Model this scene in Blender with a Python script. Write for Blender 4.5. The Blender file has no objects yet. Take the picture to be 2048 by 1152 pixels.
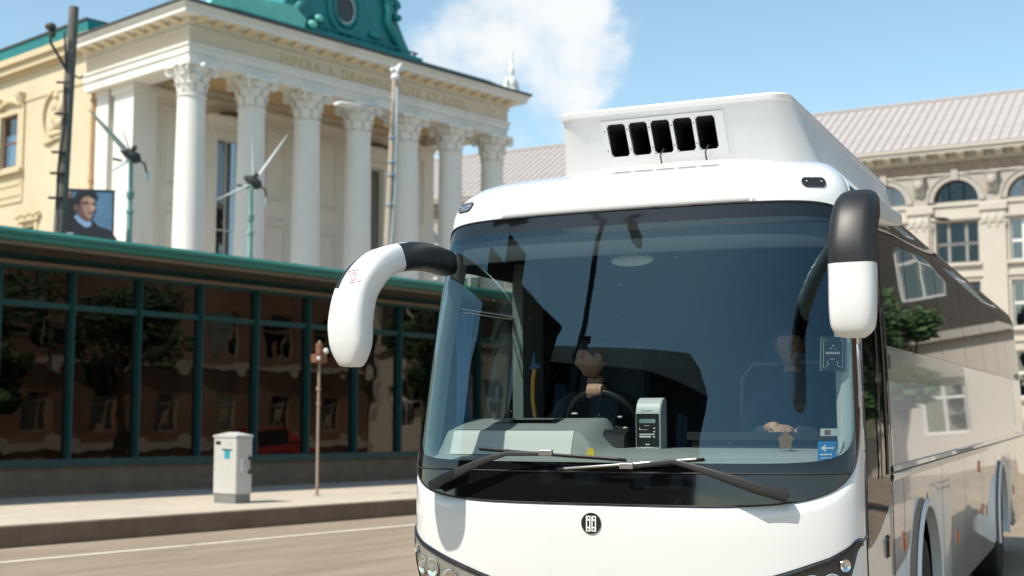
import bpy, bmesh, math, random
from mathutils import Vector, Matrix
R = math.radians
sin, cos, pi = math.sin, math.cos, math.pi
random.seed(7)
sc = bpy.context.scene
col = sc.collection

# ------------------------------------------------------------------ camera, sky, sun, exposure
cd = bpy.data.cameras.new('camera')
cam = bpy.data.objects.new('camera', cd)
col.objects.link(cam)
cam.location = (0, 0, 1.6)
cam.rotation_euler = (R(90 + 5.89), 0, 0)
cd.sensor_width = 36
cd.lens = 2675 / 2048 * 36
cd.clip_start = 0.05
cd.clip_end = 3000
cd.dof.use_dof = True
cd.dof.focus_distance = 6.7
cd.dof.aperture_fstop = 2.5
sc.camera = cam

SUN_AZ, SUN_EL = 228.0, 54.0            # azimuth clockwise from +Y
sv = Vector((sin(R(SUN_AZ)) * cos(R(SUN_EL)), cos(R(SUN_AZ)) * cos(R(SUN_EL)), sin(R(SUN_EL))))
sd = bpy.data.lights.new('sun', 'SUN')
sun = bpy.data.objects.new('sun', sd)
col.objects.link(sun)
sun.rotation_euler = sv.to_track_quat('Z', 'Y').to_euler()
sd.energy = 4.0
sd.angle = R(0.5)
sd.color = (1.0, 0.93, 0.82)

F_, CX_, CY_, PITCH = 2675.0, 1024.0, 576.0, R(5.89)
def view_dir(px, py):
    a = (px - CX_) / F_; b = -(py - CY_) / F_
    return Vector((a, cos(PITCH) - b * sin(PITCH), sin(PITCH) + b * cos(PITCH))).normalized()

world = bpy.data.worlds.new('World')
sc.world = world
world.use_nodes = True
wn = world.node_tree
wn.nodes.clear()
def N(t, **kw):
    n = wn.nodes.new(t)
    for k, v in kw.items(): setattr(n, k, v)
    return n
wl = wn.links.new
out = N('ShaderNodeOutputWorld'); bg = N('ShaderNodeBackground')
bg.inputs['Strength'].default_value = 0.14
sky = N('ShaderNodeTexSky', sky_type='NISHITA', sun_disc=False)
sky.sun_elevation = R(SUN_EL); sky.sun_rotation = R(SUN_AZ)
sky.air_density = 1.0; sky.dust_density = 0.7; sky.ozone_density = 1.0; sky.altitude = 100
tc = N('ShaderNodeTexCoord')
nz = N('ShaderNodeTexNoise'); nz.inputs['Scale'].default_value = 9.0; nz.inputs['Detail'].default_value = 10; nz.inputs['Roughness'].default_value = 0.55
wl(tc.outputs['Generated'], nz.inputs['Vector'])
nb = N('ShaderNodeTexNoise'); nb.inputs['Scale'].default_value = 2.1; nb.inputs['Detail'].default_value = 3
wl(tc.outputs['Generated'], nb.inputs['Vector'])
def math_node(op, a, b=None, clamp=False):
    n = N('ShaderNodeMath', operation=op); n.use_clamp = clamp
    for i, v in enumerate((a, b)):
        if v is None: continue
        if isinstance(v, (int, float)): n.inputs[i].default_value = v
        else: wl(v, n.inputs[i])
    return n.outputs[0]
wz = N('ShaderNodeTexNoise'); wz.inputs['Scale'].default_value = 8.0; wz.inputs['Detail'].default_value = 6
wl(tc.outputs['Generated'], wz.inputs['Vector'])
ws_ = N('ShaderNodeVectorMath', operation='SUBTRACT'); wl(wz.outputs['Color'], ws_.inputs[0]); ws_.inputs[1].default_value = (.5, .5, .5)
wm_ = N('ShaderNodeVectorMath', operation='MULTIPLY_ADD'); wl(ws_.outputs[0], wm_.inputs[0]); wm_.inputs[1].default_value = (.15, .15, .15); wl(tc.outputs['Generated'], wm_.inputs[2])
warped = wm_.outputs[0]
mask = None
def cloud_at(px, py, rad_px, amp):
    global mask
    d = view_dir(px, py)
    v = N('ShaderNodeVectorMath', operation='DOT_PRODUCT'); v.inputs[1].default_value = d
    nrm = N('ShaderNodeVectorMath', operation='NORMALIZE'); wl(warped, nrm.inputs[0]); wl(nrm.outputs[0], v.inputs[0])
    m = N('ShaderNodeMapRange', interpolation_type='SMOOTHSTEP')
    m.inputs['From Min'].default_value = cos(rad_px / F_); m.inputs['From Max'].default_value = 1.0
    m.inputs['To Min'].default_value = 0.0; m.inputs['To Max'].default_value = amp
    wl(v.outputs['Value'], m.inputs['Value'])
    mask = m.outputs[0] if mask is None else math_node('MAXIMUM', mask, m.outputs[0])
for c_ in ((1105, 15, 150, 1.0), (990, 100, 185, 1.0), (1070, 110, 140, 1.0), (890, 150, 190, .9), (1150, 90, 90, .7), (1085, 250, 80, .42),
           (1010, 260, 80, .4), (880, 20, 60, .42), (780, 130, 80, .7), (1090, 190, 70, .7), (700, 60, 130, .6)):
    cloud_at(*c_)
far = N('ShaderNodeMapRange'); far.inputs['From Min'].default_value = 0.63; far.inputs['From Max'].default_value = 0.8
far.inputs['To Max'].default_value = 0.75
wl(nb.outputs['Fac'], far.inputs['Value'])
mask = math_node('MAXIMUM', mask, far.outputs[0])
dens = math_node('ADD', math_node('MULTIPLY', mask, 0.75), math_node('MULTIPLY', math_node('SUBTRACT', nz.outputs['Fac'], 0.5), 3.4))
ramp = N('ShaderNodeMapRange', interpolation_type='SMOOTHSTEP')
ramp.inputs['From Min'].default_value = 0.08; ramp.inputs['From Max'].default_value = 0.95
ramp.inputs['To Max'].default_value = 0.93
wl(dens, ramp.inputs['Value'])
gate = math_node('MULTIPLY', ramp.outputs[0], math_node('MULTIPLY', mask, 2.2, True))
cmx = N('ShaderNodeMix', data_type='RGBA')
tint = N('ShaderNodeVectorMath', operation='MULTIPLY'); tint.inputs[1].default_value = (1.04, 1.1, .97); wl(sky.outputs[0], tint.inputs[0])
wl(gate, cmx.inputs['Factor']); wl(tint.outputs[0], cmx.inputs[6]); cmx.inputs[7].default_value = (5.0, 5.05, 5.05, 1)
wl(cmx.outputs[2], bg.inputs['Color']); wl(bg.outputs[0], out.inputs['Surface'])

sc.view_settings.view_transform = 'Standard'
sc.view_settings.look = 'None'
sc.view_settings.exposure = 0.5
sc.view_settings.gamma = 1.0
sc.view_settings.use_curve_mapping = False
sc.render.engine = 'CYCLES'
sc.cycles.use_denoising = True
sc.cycles.max_bounces = 10
sc.cycles.transparent_max_bounces = 16
sc.cycles.caustics_reflective = False
sc.cycles.caustics_refractive = False
sc.cycles.sample_clamp_indirect = 6

# ------------------------------------------------------------------ materials
def mat(name, c, rough=0.6, metal=0.0, coat=0.0, coat_rough=0.03, var=0.0, vscale=4.0, bump=0.0, bscale=40.0, streak=0.0, ior=1.5, emit=None, stretch=None, dirt=None):
    m = bpy.data.materials.new(name); m.use_nodes = True
    nt = m.node_tree; b = nt.nodes['Principled BSDF']; L = nt.links.new
    b.inputs['Base Color'].default_value = (*c, 1); b.inputs['Roughness'].default_value = rough
    b.inputs['Metallic'].default_value = metal; b.inputs['IOR'].default_value = ior
    b.inputs['Coat Weight'].default_value = coat; b.inputs['Coat Roughness'].default_value = coat_rough
    t = nt.nodes.new('ShaderNodeTexCoord')
    src = t.outputs['Object']
    if stretch:
        mp = nt.nodes.new('ShaderNodeMapping'); mp.inputs['Scale'].default_value = stretch
        L(src, mp.inputs['Vector']); src = mp.outputs[0]
    if var:
        n1 = nt.nodes.new('ShaderNodeTexNoise'); n1.inputs['Scale'].default_value = vscale; n1.inputs['Detail'].default_value = 8; n1.inputs['Roughness'].default_value = .65
        L(src, n1.inputs['Vector'])
        rp = nt.nodes.new('ShaderNodeMapRange'); rp.inputs['From Min'].default_value = .3; rp.inputs['From Max'].default_value = .7
        rp.inputs['To Min'].default_value = 1 - var; rp.inputs['To Max'].default_value = 1 + var
        L(n1.outputs['Fac'], rp.inputs['Value'])
        mx = nt.nodes.new('ShaderNodeVectorMath'); mx.operation = 'SCALE'; mx.inputs[0].default_value = c
        L(rp.outputs[0], mx.inputs['Scale'])
        cur = mx.outputs[0]
        if dirt:
            n3 = nt.nodes.new('ShaderNodeTexNoise'); n3.inputs['Scale'].default_value = vscale * .35; n3.inputs['Detail'].default_value = 10; n3.inputs['Roughness'].default_value = .7
            mp3 = nt.nodes.new('ShaderNodeMapping'); mp3.inputs['Scale'].default_value = (1, 1, .35); L(src, mp3.inputs['Vector']); L(mp3.outputs[0], n3.inputs['Vector'])
            r3 = nt.nodes.new('ShaderNodeMapRange'); r3.inputs['From Min'].default_value = .52; r3.inputs['From Max'].default_value = .72; r3.inputs['To Max'].default_value = dirt[3]
            L(n3.outputs['Fac'], r3.inputs['Value'])
            m3 = nt.nodes.new('ShaderNodeMix'); m3.data_type = 'RGBA'; L(r3.outputs[0], m3.inputs['Factor']); L(cur, m3.inputs[6]); m3.inputs[7].default_value = (*dirt[:3], 1)
            cur = m3.outputs[2]
        L(cur, b.inputs['Base Color'])
        rr = nt.nodes.new('ShaderNodeMapRange'); rr.inputs['To Min'].default_value = max(0, rough - .12 * min(1, rough * 3)); rr.inputs['To Max'].default_value = min(1, rough + .12 * min(1, rough * 3))
        L(n1.outputs['Fac'], rr.inputs['Value']); L(rr.outputs[0], b.inputs['Roughness'])
    if bump:
        n2 = nt.nodes.new('ShaderNodeTexNoise'); n2.inputs['Scale'].default_value = bscale; n2.inputs['Detail'].default_value = 6
        L(src, n2.inputs['Vector'])
        bp = nt.nodes.new('ShaderNodeBump'); bp.inputs['Strength'].default_value = bump; bp.inputs['Distance'].default_value = .02
        L(n2.outputs['Fac'], bp.inputs['Height']); L(bp.outputs[0], b.inputs['Normal'])
    if emit:
        b.inputs['Emission Color'].default_value = (*emit[:3], 1); b.inputs['Emission Strength'].default_value = emit[3]
    return m

def glass(name, tint, ior=1.8, rough=0.0, wave=0.0, wscale=1.5, wdist=.05, tone=(1, 1, 1)):
    m = bpy.data.materials.new(name); m.use_nodes = True
    nt = m.node_tree; nt.nodes.clear(); L = nt.links.new
    o = nt.nodes.new('ShaderNodeOutputMaterial'); mx = nt.nodes.new('ShaderNodeMixShader')
    tr = nt.nodes.new('ShaderNodeBsdfTransparent'); tr.inputs['Color'].default_value = (*tint, 1)
    gl = nt.nodes.new('ShaderNodeBsdfGlossy'); gl.inputs['Roughness'].default_value = rough; gl.inputs['Color'].default_value = (*tone, 1)
    fr = nt.nodes.new('ShaderNodeFresnel')
    # a thin pane reflects at both faces: same reflectance seen from either side
    geo = nt.nodes.new('ShaderNodeNewGeometry'); lp = nt.nodes.new('ShaderNodeMix'); lp.data_type = 'FLOAT'
    L(geo.outputs['Backfacing'], lp.inputs['Factor']); lp.inputs[2].default_value = ior; lp.inputs[3].default_value = 1 / ior
    L(lp.outputs[0], fr.inputs['IOR'])
    if wave:
        t = nt.nodes.new('ShaderNodeTexCoord'); n2 = nt.nodes.new('ShaderNodeTexNoise'); n2.inputs['Scale'].default_value = wscale; n2.inputs['Detail'].default_value = 2
        L(t.outputs['Object'], n2.inputs['Vector'])
        bp = nt.nodes.new('ShaderNodeBump'); bp.inputs['Strength'].default_value = wave; bp.inputs['Distance'].default_value = wdist
        L(n2.outputs['Fac'], bp.inputs['Height']); L(bp.outputs[0], gl.inputs['Normal']); L(bp.outputs[0], fr.inputs['Normal'])
    L(fr.outputs[0], mx.inputs[0]); L(tr.outputs[0], mx.inputs[1]); L(gl.outputs[0], mx.inputs[2]); L(mx.outputs[0], o.inputs['Surface'])
    return m

M = {}
M['asphalt'] = mat('asphalt', (.272, .213, .152), .9, var=.22, vscale=1.6, bump=.6, bscale=60, stretch=(.22, 1.5, 1), dirt=(.37, .30, .225, .8))
M['paving'] = mat('paving', (.5, .432, .345), .9, var=.1, vscale=1.5, bump=.25, bscale=50, dirt=(.38, .32, .25, .5))
M['kerb'] = mat('kerb concrete', (.19, .135, .092), .95, var=.2, vscale=2.5, bump=.5, bscale=30, dirt=(.13, .11, .09, .7))
M['line'] = mat('road paint', (.72, .68, .6), .8, var=.15, vscale=6, dirt=(.35, .31, .27, .8))
M['white_paint'] = mat('white coach paint', (.735, .745, .75), .28, coat=1.0, coat_rough=.02)
M['white_plastic'] = mat('white mirror plastic', (.725, .735, .74), .38, coat=.4, coat_rough=.15)
M['gel'] = mat('white fibreglass', (.71, .715, .715), .42, coat=.35, coat_rough=.12, var=.03, vscale=3)
M['lining'] = mat('charcoal lining', (.016, .018, .02), .85, var=.1)
M['black_gloss'] = mat('black gloss', (.006, .006, .007), .08, coat=.5)
M['frit'] = mat('black ceramic border', (.006, .0065, .008), .06, ior=1.6)
M['rubber'] = mat('rubber', (.014, .014, .014), .65, bump=.1, bscale=120)
M['black_plastic'] = mat('black plastic', (.02, .02, .021), .5, bump=.05, bscale=200)
M['mirror_black'] = mat('black mirror shell', (.012, .012, .013), .45)
M['duct'] = mat('duct black', (.018, .019, .021), .55)
M['windshield'] = glass('windshield glass', (.70, .755, .745), 1.82, tone=(.58, .87, .97))
M['side_clear'] = glass('side glass', (.62, .72, .69), 1.6)
M['side_dark'] = mat('dark side glass', (.005, .006, .007), .015, ior=1.3, bump=.03, bscale=1.3)
M['lens'] = glass('headlight lens', (.93, .93, .92), 1.5)
M['chrome'] = mat('chrome', (.75, .75, .74), .12, metal=1)
M['steel'] = mat('worn steel', (.5, .5, .49), .35, metal=1, var=.15)
M['alu'] = mat('aluminium trim', (.62, .62, .61), .3, metal=1)
M['grey_panel'] = mat('grey trim panel', (.3, .3, .285), .25, coat=.6, coat_rough=.05)
M['amber'] = mat('amber lens', (.6, .14, .02), .2, coat=.5)
M['dash'] = mat('grey green dashboard', (.27, .30, .29), .62, var=.04, bump=.08, bscale=220)
M['dash_cover'] = mat('grey dashboard cover', (.66, .67, .64), .6, bump=.08, bscale=220)
M['dash_dark'] = mat('dashboard grille', (.16, .18, .17), .6)
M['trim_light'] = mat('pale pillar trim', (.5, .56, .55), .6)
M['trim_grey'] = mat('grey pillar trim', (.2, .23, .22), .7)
M['visor'] = mat('visor cloth', (.075, .09, .095), .8)
M['seat'] = mat('navy seat fabric', (.03, .04, .06), .9, var=.2, vscale=20)
M['curtain'] = mat('blue curtain', (.09, .18, .36), .9, var=.1)
M['yellow'] = mat('yellow rail', (.85, .36, .03), .35, coat=.4)
M['yellow_tag'] = mat('yellow tag', (.8, .6, .06), .5)
M['skin'] = mat('skin', (.46, .265, .185), .5, var=.06, vscale=30)
M['hair'] = mat('dark hair', (.018, .012, .009), .6, bump=.4, bscale=90)
M['eye'] = mat('eye', (.05, .04, .035), .15)
M['cloth_black'] = mat('black cloth', (.014, .014, .016), .9, bump=.2, bscale=60)
M['cloth_navy'] = mat('navy cloth', (.02, .03, .06), .9, bump=.2, bscale=60)
M['machine'] = mat('pale grey machine', (.62, .64, .64), .35, coat=.2)
M['machine_side'] = mat('grey machine side', (.33, .36, .37), .5)
M['screen'] = mat('display', (.2, .3, .32), .2)
M['ink_white'] = mat('white print', (.75, .76, .76), .5)
M['ink_grey'] = mat('grey print', (.45, .47, .47), .5)
M['ink_black'] = mat('black print', (.015, .015, .016), .4)
M['ink_teal'] = mat('teal print', (.02, .3, .38), .5)
M['ink_blue'] = mat('blue sticker', (.02, .2, .5), .4)
M['ink_grey_dark'] = mat('dark grey print', (.12, .1, .12), .5)
M['ink_red'] = mat('red print', (.5, .03, .1), .5)
M['leaf_paper'] = mat('brown paper', (.2, .1, .03), .8)
M['reflector'] = mat('reflector bowl', (.72, .72, .7), .14, metal=1)
M['lamp_lit_grey'] = mat('lit grey lamp housing', (.3, .3, .28), .3, coat=.5, var=.3, vscale=9)
M['bulb'] = mat('projector lens', (.25, .26, .26), .05, coat=1)
M['tyre'] = mat('tyre', (.016, .016, .016), .85, bump=.2, bscale=60)
# setting
M['column'] = mat('white column paint', (.74, .715, .67), .75, var=.05, vscale=.9, bump=.12, bscale=14, dirt=(.40, .345, .27, .55))
M['architrave'] = mat('white stucco', (.71, .69, .65), .8, var=.04, vscale=.8, dirt=(.42, .36, .29, .5))
M['cream'] = mat('cream stucco', (.68, .62, .52), .85, var=.05, vscale=.7, bump=.1, bscale=9, dirt=(.42, .34, .23, .4))
M['buff'] = mat('buff frieze', (.62, .52, .4), .85, var=.05, vscale=.6, dirt=(.5, .41, .3, .4))
M['ceil_tan'] = mat('tan portico ceiling', (.5, .36, .2), .85, var=.08)
M['wallgrey'] = mat('pale plaster wall', (.74, .70, .635), .85, var=.04, vscale=.6, bump=.08, bscale=10)
M['gold'] = mat('ochre lettering', (.5, .37, .18), .7)
M['ochre'] = mat('ochre bracket', (.64, .54, .38), .8)
M['gutter'] = mat('dark gutter', (.05, .045, .04), .6)
M['copper'] = mat('green copper', (.012, .2, .205), .55, var=.22, vscale=1.0, bump=.15, bscale=5, dirt=(.02, .16, .17, .6))
M['copper_sunlit'] = mat('sunlit green copper', (.2, .55, .46), .6, var=.15, vscale=1.2)  # sunlight put into the colour: a paler copy of the green copper
M['yellow_wall'] = mat('yellow plaster', (.57, .49, .345), .85, var=.05, vscale=.6, bump=.1, bscale=10, dirt=(.45, .33, .17, .35))
M['yellow_trim'] = mat('yellow trim', (.55, .455, .3), .8, var=.04)
M['downpipe'] = mat('tan downpipe', (.4, .24, .11), .6, var=.15, vscale=3)
M['win_dark'] = glass('window pane', (.3, .36, .4), 2.3, wave=.15, wscale=.8)
M['win_back'] = mat('dark room', (.07, .08, .09), .9)
M['brown_wood'] = mat('brown window wood', (.16, .075, .05), .6)
M['stone'] = mat('pale stone', (.51, .465, .4), .85, var=.06, vscale=.5, bump=.12, bscale=6, dirt=(.44, .385, .32, .45))
M['stone_dark'] = mat('brownish stone', (.36, .27, .2), .9, var=.12, vscale=1.2, dirt=(.22, .16, .11, .5))
M['stone_grey'] = mat('grey stone', (.4, .365, .32), .85, var=.07, vscale=.7)
M['shade_stone'] = mat('shade dark stone', (.065, .056, .048), .9, var=.2, vscale=.6)  # shade on the mirrored facade, put into the stone colour
M['roof_tile'] = mat('pinkish roof sheet', (.37, .335, .325), .7, var=.1, vscale=1.4, dirt=(.33, .28, .26, .5))
M['win_white'] = mat('white window wood', (.66, .65, .62), .6)
M['teal'] = mat('teal painted metal', (.006, .058, .063), .4, var=.12, vscale=2)
M['teal_roof'] = mat('green roof fascia', (.02, .15, .125), .5, var=.15, vscale=.8, stretch=(.4, 1, 1))
M['slat_dark'] = mat('dark brown slat', (.06, .048, .038), .8)
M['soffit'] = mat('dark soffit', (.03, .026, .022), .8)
M['tan_line'] = mat('tan trim', (.17, .135, .1), .7)
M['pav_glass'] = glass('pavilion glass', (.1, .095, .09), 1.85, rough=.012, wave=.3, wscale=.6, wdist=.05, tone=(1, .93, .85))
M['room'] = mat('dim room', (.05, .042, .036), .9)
M['wood_pole'] = mat('weathered pole', (.13, .115, .1), .85, var=.25, vscale=5, stretch=(3, 3, .4))
M['pale_pole'] = mat('tan pole', (.38, .31, .25), .7, var=.12, vscale=3)
M['dark_metal'] = mat('dark metal', (.05, .046, .042), .5, var=.2)
M['mint'] = mat('mint painted steel', (.2, .36, .33), .5, var=.15, vscale=4)
M['lamp_white'] = mat('white lamp shell', (.7, .7, .69), .4)
M['blade'] = mat('pale blade', (.6, .6, .57), .5)
M['cabinet'] = mat('pale grey cabinet', (.5, .5, .475), .5, var=.05, vscale=3, dirt=(.4, .38, .33, .4))
M['plinth'] = mat('grey plinth', (.19, .2, .19), .8, var=.1)
M['rust'] = mat('rusty post', (.3, .225, .17), .75, var=.25, vscale=9, dirt=(.42, .36, .3, .6))
M['brown_sign'] = mat('brown sign box', (.2, .09, .05), .6)
M['poster_blue'] = None
M['leaf'] = mat('leaf green', (.05, .1, .025), .6, var=.35, vscale=1.2)
M['leaf_dark'] = mat('dark leaf green', (.03, .065, .02), .6, var=.35, vscale=1.2)
M['bark'] = mat('bark', (.09, .065, .045), .9, bump=.5, bscale=20)
M['house_dark'] = mat('dark timber cladding', (.012, .011, .011), .85, var=.2, vscale=2)
M['house_roof'] = mat('dark roof', (.008, .008, .009), .9, var=.2)
M['brick_tone'] = mat('brown brick render', (.23, .135, .085), .85, var=.35, vscale=.5, dirt=(.4, .3, .24, .55))
M['car_red'] = mat('red car paint', (.4, .02, .02), .25, coat=1)
M['car_glass'] = mat('car glass', (.01, .012, .014), .05)

# ------------------------------------------------------------------ mesh helpers
class MB:
    def __init__(s): s.v = []; s.f = []; s.m = []; s.cur = 0
    def add(s, vs, fs):
        o = len(s.v); s.v += [tuple(v) for v in vs]
        for f in fs: s.f.append([i + o for i in f]); s.m.append(s.cur)
        return s
    def box(s, x0, x1, y0, y1, z0, z1):
        return s.add([(x0, y0, z0), (x1, y0, z0), (x1, y1, z0), (x0, y1, z0), (x0, y0, z1), (x1, y0, z1), (x1, y1, z1), (x0, y1, z1)],
                     [(0, 3, 2, 1), (4, 5, 6, 7), (0, 1, 5, 4), (1, 2, 6, 5), (2, 3, 7, 6), (3, 0, 4, 7)])
    def quad(s, a, b, c, d): return s.add([a, b, c, d], [(0, 1, 2, 3)])
    def prism(s, pts, axis, a, b):            # polygon (2 coords) swept along an axis from a to b
        n = len(pts)
        def mk(p, t):
            return {'x': (t, p[0], p[1]), 'y': (p[0], t, p[1]), 'z': (p[0], p[1], t)}[axis]
        vs = [mk(p, a) for p in pts] + [mk(p, b) for p in pts]
        fs = [list(range(n))[::-1], list(range(n, 2 * n))] + [(i, (i + 1) % n, n + (i + 1) % n, n + i) for i in range(n)]
        return s.add(vs, fs)
    def grid(s, rows, closed=False):
        n = len(rows[0]); vs = [p for r in rows for p in r]; fs = []
        for i in range(len(rows) - 1):
            for j in range(n if closed else n - 1):
                k = (j + 1) % n
                fs.append((i * n + j, i * n + k, (i + 1) * n + k, (i + 1) * n + j))
        return s.add(vs, fs)
    def tube(s, pts, rad, n=8, caps=True):
        pts = [Vector(p) for p in pts]
        rads = rad if isinstance(rad, (list, tuple)) else [rad] * len(pts)
        rows = []; up = None
        for i, p in enumerate(pts):
            t = (pts[min(i + 1, len(pts) - 1)] - pts[max(i - 1, 0)]).normalized()
            if up is None:
                a = Vector((0, 0, 1)) if abs(t.z) < .9 else Vector((1, 0, 0))
                up = (a - t * a.dot(t)).normalized()
            else: up = (up - t * up.dot(t)).normalized()
            w = t.cross(up)
            rows.append([p + (up * cos(2 * pi * k / n) + w * sin(2 * pi * k / n)) * rads[i] for k in range(n)])
        o = len(s.v); s.grid(rows, True)
        if caps:
            s.f.append([o + k for k in range(n)][::-1]); s.m.append(s.cur)
            s.f.append([o + (len(rows) - 1) * n + k for k in range(n)]); s.m.append(s.cur)
        return s
    def lathe(s, prof, n=16, cx=0, cy=0):
        rows = [[(cx + r * cos(2 * pi * k / n), cy + r * sin(2 * pi * k / n), z) for k in range(n)] for r, z in prof]
        o = len(s.v); s.grid(rows, True)
        s.f.append([o + k for k in range(n)][::-1]); s.m.append(s.cur)
        s.f.append([o + (len(prof) - 1) * n + k for k in range(n)]); s.m.append(s.cur)
        return s
    def ball(s, c, r, n=10, m=7):
        r = r if isinstance(r, (tuple, list)) else (r, r, r)
        rows = [[(c[0] + r[0] * sin(pi * i / m) * cos(2 * pi * k / n), c[1] + r[1] * sin(pi * i / m) * sin(2 * pi * k / n), c[2] - r[2] * cos(pi * i / m)) for k in range(n)] for i in range(m + 1)]
        return s.grid(rows, True)
    def mesh(s, name, mats, smooth=None, merge=None):
        me = bpy.data.meshes.new(name); me.from_pydata(s.v, [], s.f)
        for m in (mats if isinstance(mats, (list, tuple)) else [mats]): me.materials.append(m)
        if any(s.m): me.polygons.foreach_set('material_index', s.m)
        bm = bmesh.new(); bm.from_mesh(me)
        bmesh.ops.remove_doubles(bm, verts=bm.verts, dist=merge if merge is not None else 1e-5)
        if smooth != 'keep': bmesh.ops.recalc_face_normals(bm, faces=bm.faces)
        bm.to_mesh(me); bm.free()
        if smooth is not None:
            me.shade_smooth()
            if smooth != 'keep' and smooth < 180: me.set_sharp_from_angle(angle=R(smooth))
        me.update()
        return me
    def build(s, name, mats, parent=None, smooth=None, label=None, merge=None, loc=None):
        return link(name, s.mesh(name, mats, smooth, merge), parent, label, loc)
def link(name, data, parent=None, label=None, loc=None):
    o = bpy.data.objects.new(name, data); col.objects.link(o)
    if parent is not None: o.parent = parent
    if label: o['label'] = label
    if loc: o.location = loc
    return o
def tag(o, label=None, cat=None, group=None, kind=None):
    if label: o['label'] = label
    if cat: o['category'] = cat
    if group: o['group'] = group
    if kind: o['kind'] = kind
    return o
def thing(name, label, cat, loc=(0, 0, 0), rz=0.0, group=None):
    o = bpy.data.objects.new(name, None); col.objects.link(o)
    o.empty_display_size = .3
    o.location = loc; o.rotation_euler = (0, 0, rz)
    return tag(o, label, cat, group)
def struct(name, mb, m, smooth=None):
    return tag(mb.build(name, m, None, smooth), kind='structure')
def copy_tree(o, parent=None, data=None):
    c = o.copy(); col.objects.link(c)
    if parent is not None: c.parent = parent
    for ch in list(o.children): copy_tree(ch, c)
    return c
def text(name, s, size, m, parent, loc, rot, depth=.002, align='CENTER', label=None, space=1.0):
    cu = bpy.data.curves.new(name, 'FONT'); cu.body = s; cu.size = size; cu.extrude = depth; cu.align_x = align; cu.align_y = 'CENTER'; cu.space_character = space
    ob = bpy.data.objects.new(name + '_tmp', cu); col.objects.link(ob)
    me = bpy.data.meshes.new_from_object(ob.evaluated_get(bpy.context.evaluated_depsgraph_get()))
    bpy.data.objects.remove(ob); bpy.data.curves.remove(cu)
    me.materials.clear(); me.materials.append(m)
    o = link(name, me, parent, label); o.location = loc; o.rotation_euler = rot
    return o
def bevel(o, w, seg=2, ang=35):
    b = o.modifiers.new('bevel', 'BEVEL'); b.width = w; b.segments = seg; b.limit_method = 'ANGLE'; b.angle_limit = R(ang)
    return o
def wall(mb, x0, x1, z0, z1, y, depth, holes):
    """front sheet at y with openings (x0,x1,z0,z1[,'arch']) and reveals going back by depth"""
    holes = [h for h in holes]
    xs = sorted({x0, x1} | {min(max(v, x0), x1) for h in holes for v in h[:2]}); zs = sorted({z0, z1} | {v for h in holes for v in (h[2], h[3])})
    for i in range(len(xs) - 1):
        for j in range(len(zs) - 1):
            cx, cz = (xs[i] + xs[i + 1]) / 2, (zs[j] + zs[j + 1]) / 2
            if any(h[0] < cx < h[1] and h[2] < cz < h[3] for h in holes): continue
            mb.quad((xs[i], y, zs[j]), (xs[i + 1], y, zs[j]), (xs[i + 1], y, zs[j + 1]), (xs[i], y, zs[j + 1]))
    for h in holes:
        a, b, c, d = h[:4]; e = y + depth
        mb.quad((a, y, c), (a, e, c), (a, e, d), (a, y, d)); mb.quad((b, y, c), (b, y, d), (b, e, d), (b, e, c)); mb.quad((a, y, c), (b, y, c), (b, e, c), (a, e, c))
        if len(h) > 4:       # rounded head: spandrels and curved soffit
            r = (b - a) / 2; cx = (a + b) / 2; spring = d - r; n = 14
            arc = [(cx - r * cos(pi * k / n), spring + r * sin(pi * k / n)) for k in range(n + 1)]
            for p, q in zip(arc, arc[1:]):
                mb.quad((p[0], y, p[1]), (q[0], y, q[1]), (q[0], y, d), (p[0], y, d))
                mb.quad((p[0], y, p[1]), (p[0], e, p[1]), (q[0], e, q[1]), (q[0], y, q[1]))
        else: mb.quad((a, y, d), (a, e, d), (b, e, d), (b, y, d))
    return mb
def window(parent, a, b, c, d, y, m_frame, fr=.07, mull=(), trans=(), arch=False, pane=None, bar=.05):
    """a sash window standing in an opening: frame with its pane behind"""
    fb = MB(); pb = MB()
    if arch:
        r = (b - a) / 2; cx = (a + b) / 2; sp = d - r; n = 14
        A = [(cx - r * cos(pi * k / n), sp + r * sin(pi * k / n)) for k in range(n + 1)]
        B = [(cx - (r - fr) * cos(pi * k / n), sp + (r - fr) * sin(pi * k / n)) for k in range(n + 1)]
        for k in range(n): fb.prism([A[k], A[k + 1], B[k + 1], B[k]], 'y', y, y + .08)
        fb.box(a, b, y, y + .08, c, c + fr)
        if sp - c > .01: fb.box(a, a + fr, y, y + .08, c + fr, sp); fb.box(b - fr, b, y, y + .08, c + fr, sp)
        pts = [(a, c)] + A + [(b, c)] if sp - c > .01 else A
        pb.add([(p[0], y + .05, p[1]) for p in pts], [list(range(len(pts)))])
    else:
        fb.box(a, a + fr, y, y + .08, c, d); fb.box(b - fr, b, y, y + .08, c, d); fb.box(a + fr, b - fr, y, y + .08, c, c + fr); fb.box(a + fr, b - fr, y, y + .08, d - fr, d)
        pb.quad((a, y + .05, c), (b, y + .05, c), (b, y + .05, d), (a, y + .05, d))
    for x in mull: fb.box(x - bar, x + bar, y + .012, y + .07, c + fr, d - fr * (1 if not arch else .6))
    for z in trans: fb.box(a + fr, b - fr, y + .006, y + .075, z - bar, z + bar)
    f = fb.build('window', m_frame, parent)
    pb.build('pane', pane or M['win_dark'], f)
    # a dim room behind the glass
    MB().quad((a - .3, y + .9, c - .3), (b + .3, y + .9, c - .3), (b + .3, y + .9, d + .3), (a - .3, y + .9, d + .3)).build('room_shade', M['win_back'], f)
    return f
def frame_panel(mb, a, b, c, d, y, w=.09, p=.05):   # raised moulding rectangle on a wall at y
    mb.box(a, b, y - p, y, c, c + w); mb.box(a, b, y - p, y, d - w, d); mb.box(a, a + w, y - p, y, c + w, d - w); mb.box(b - w, b, y - p, y, c + w, d - w)

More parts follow.
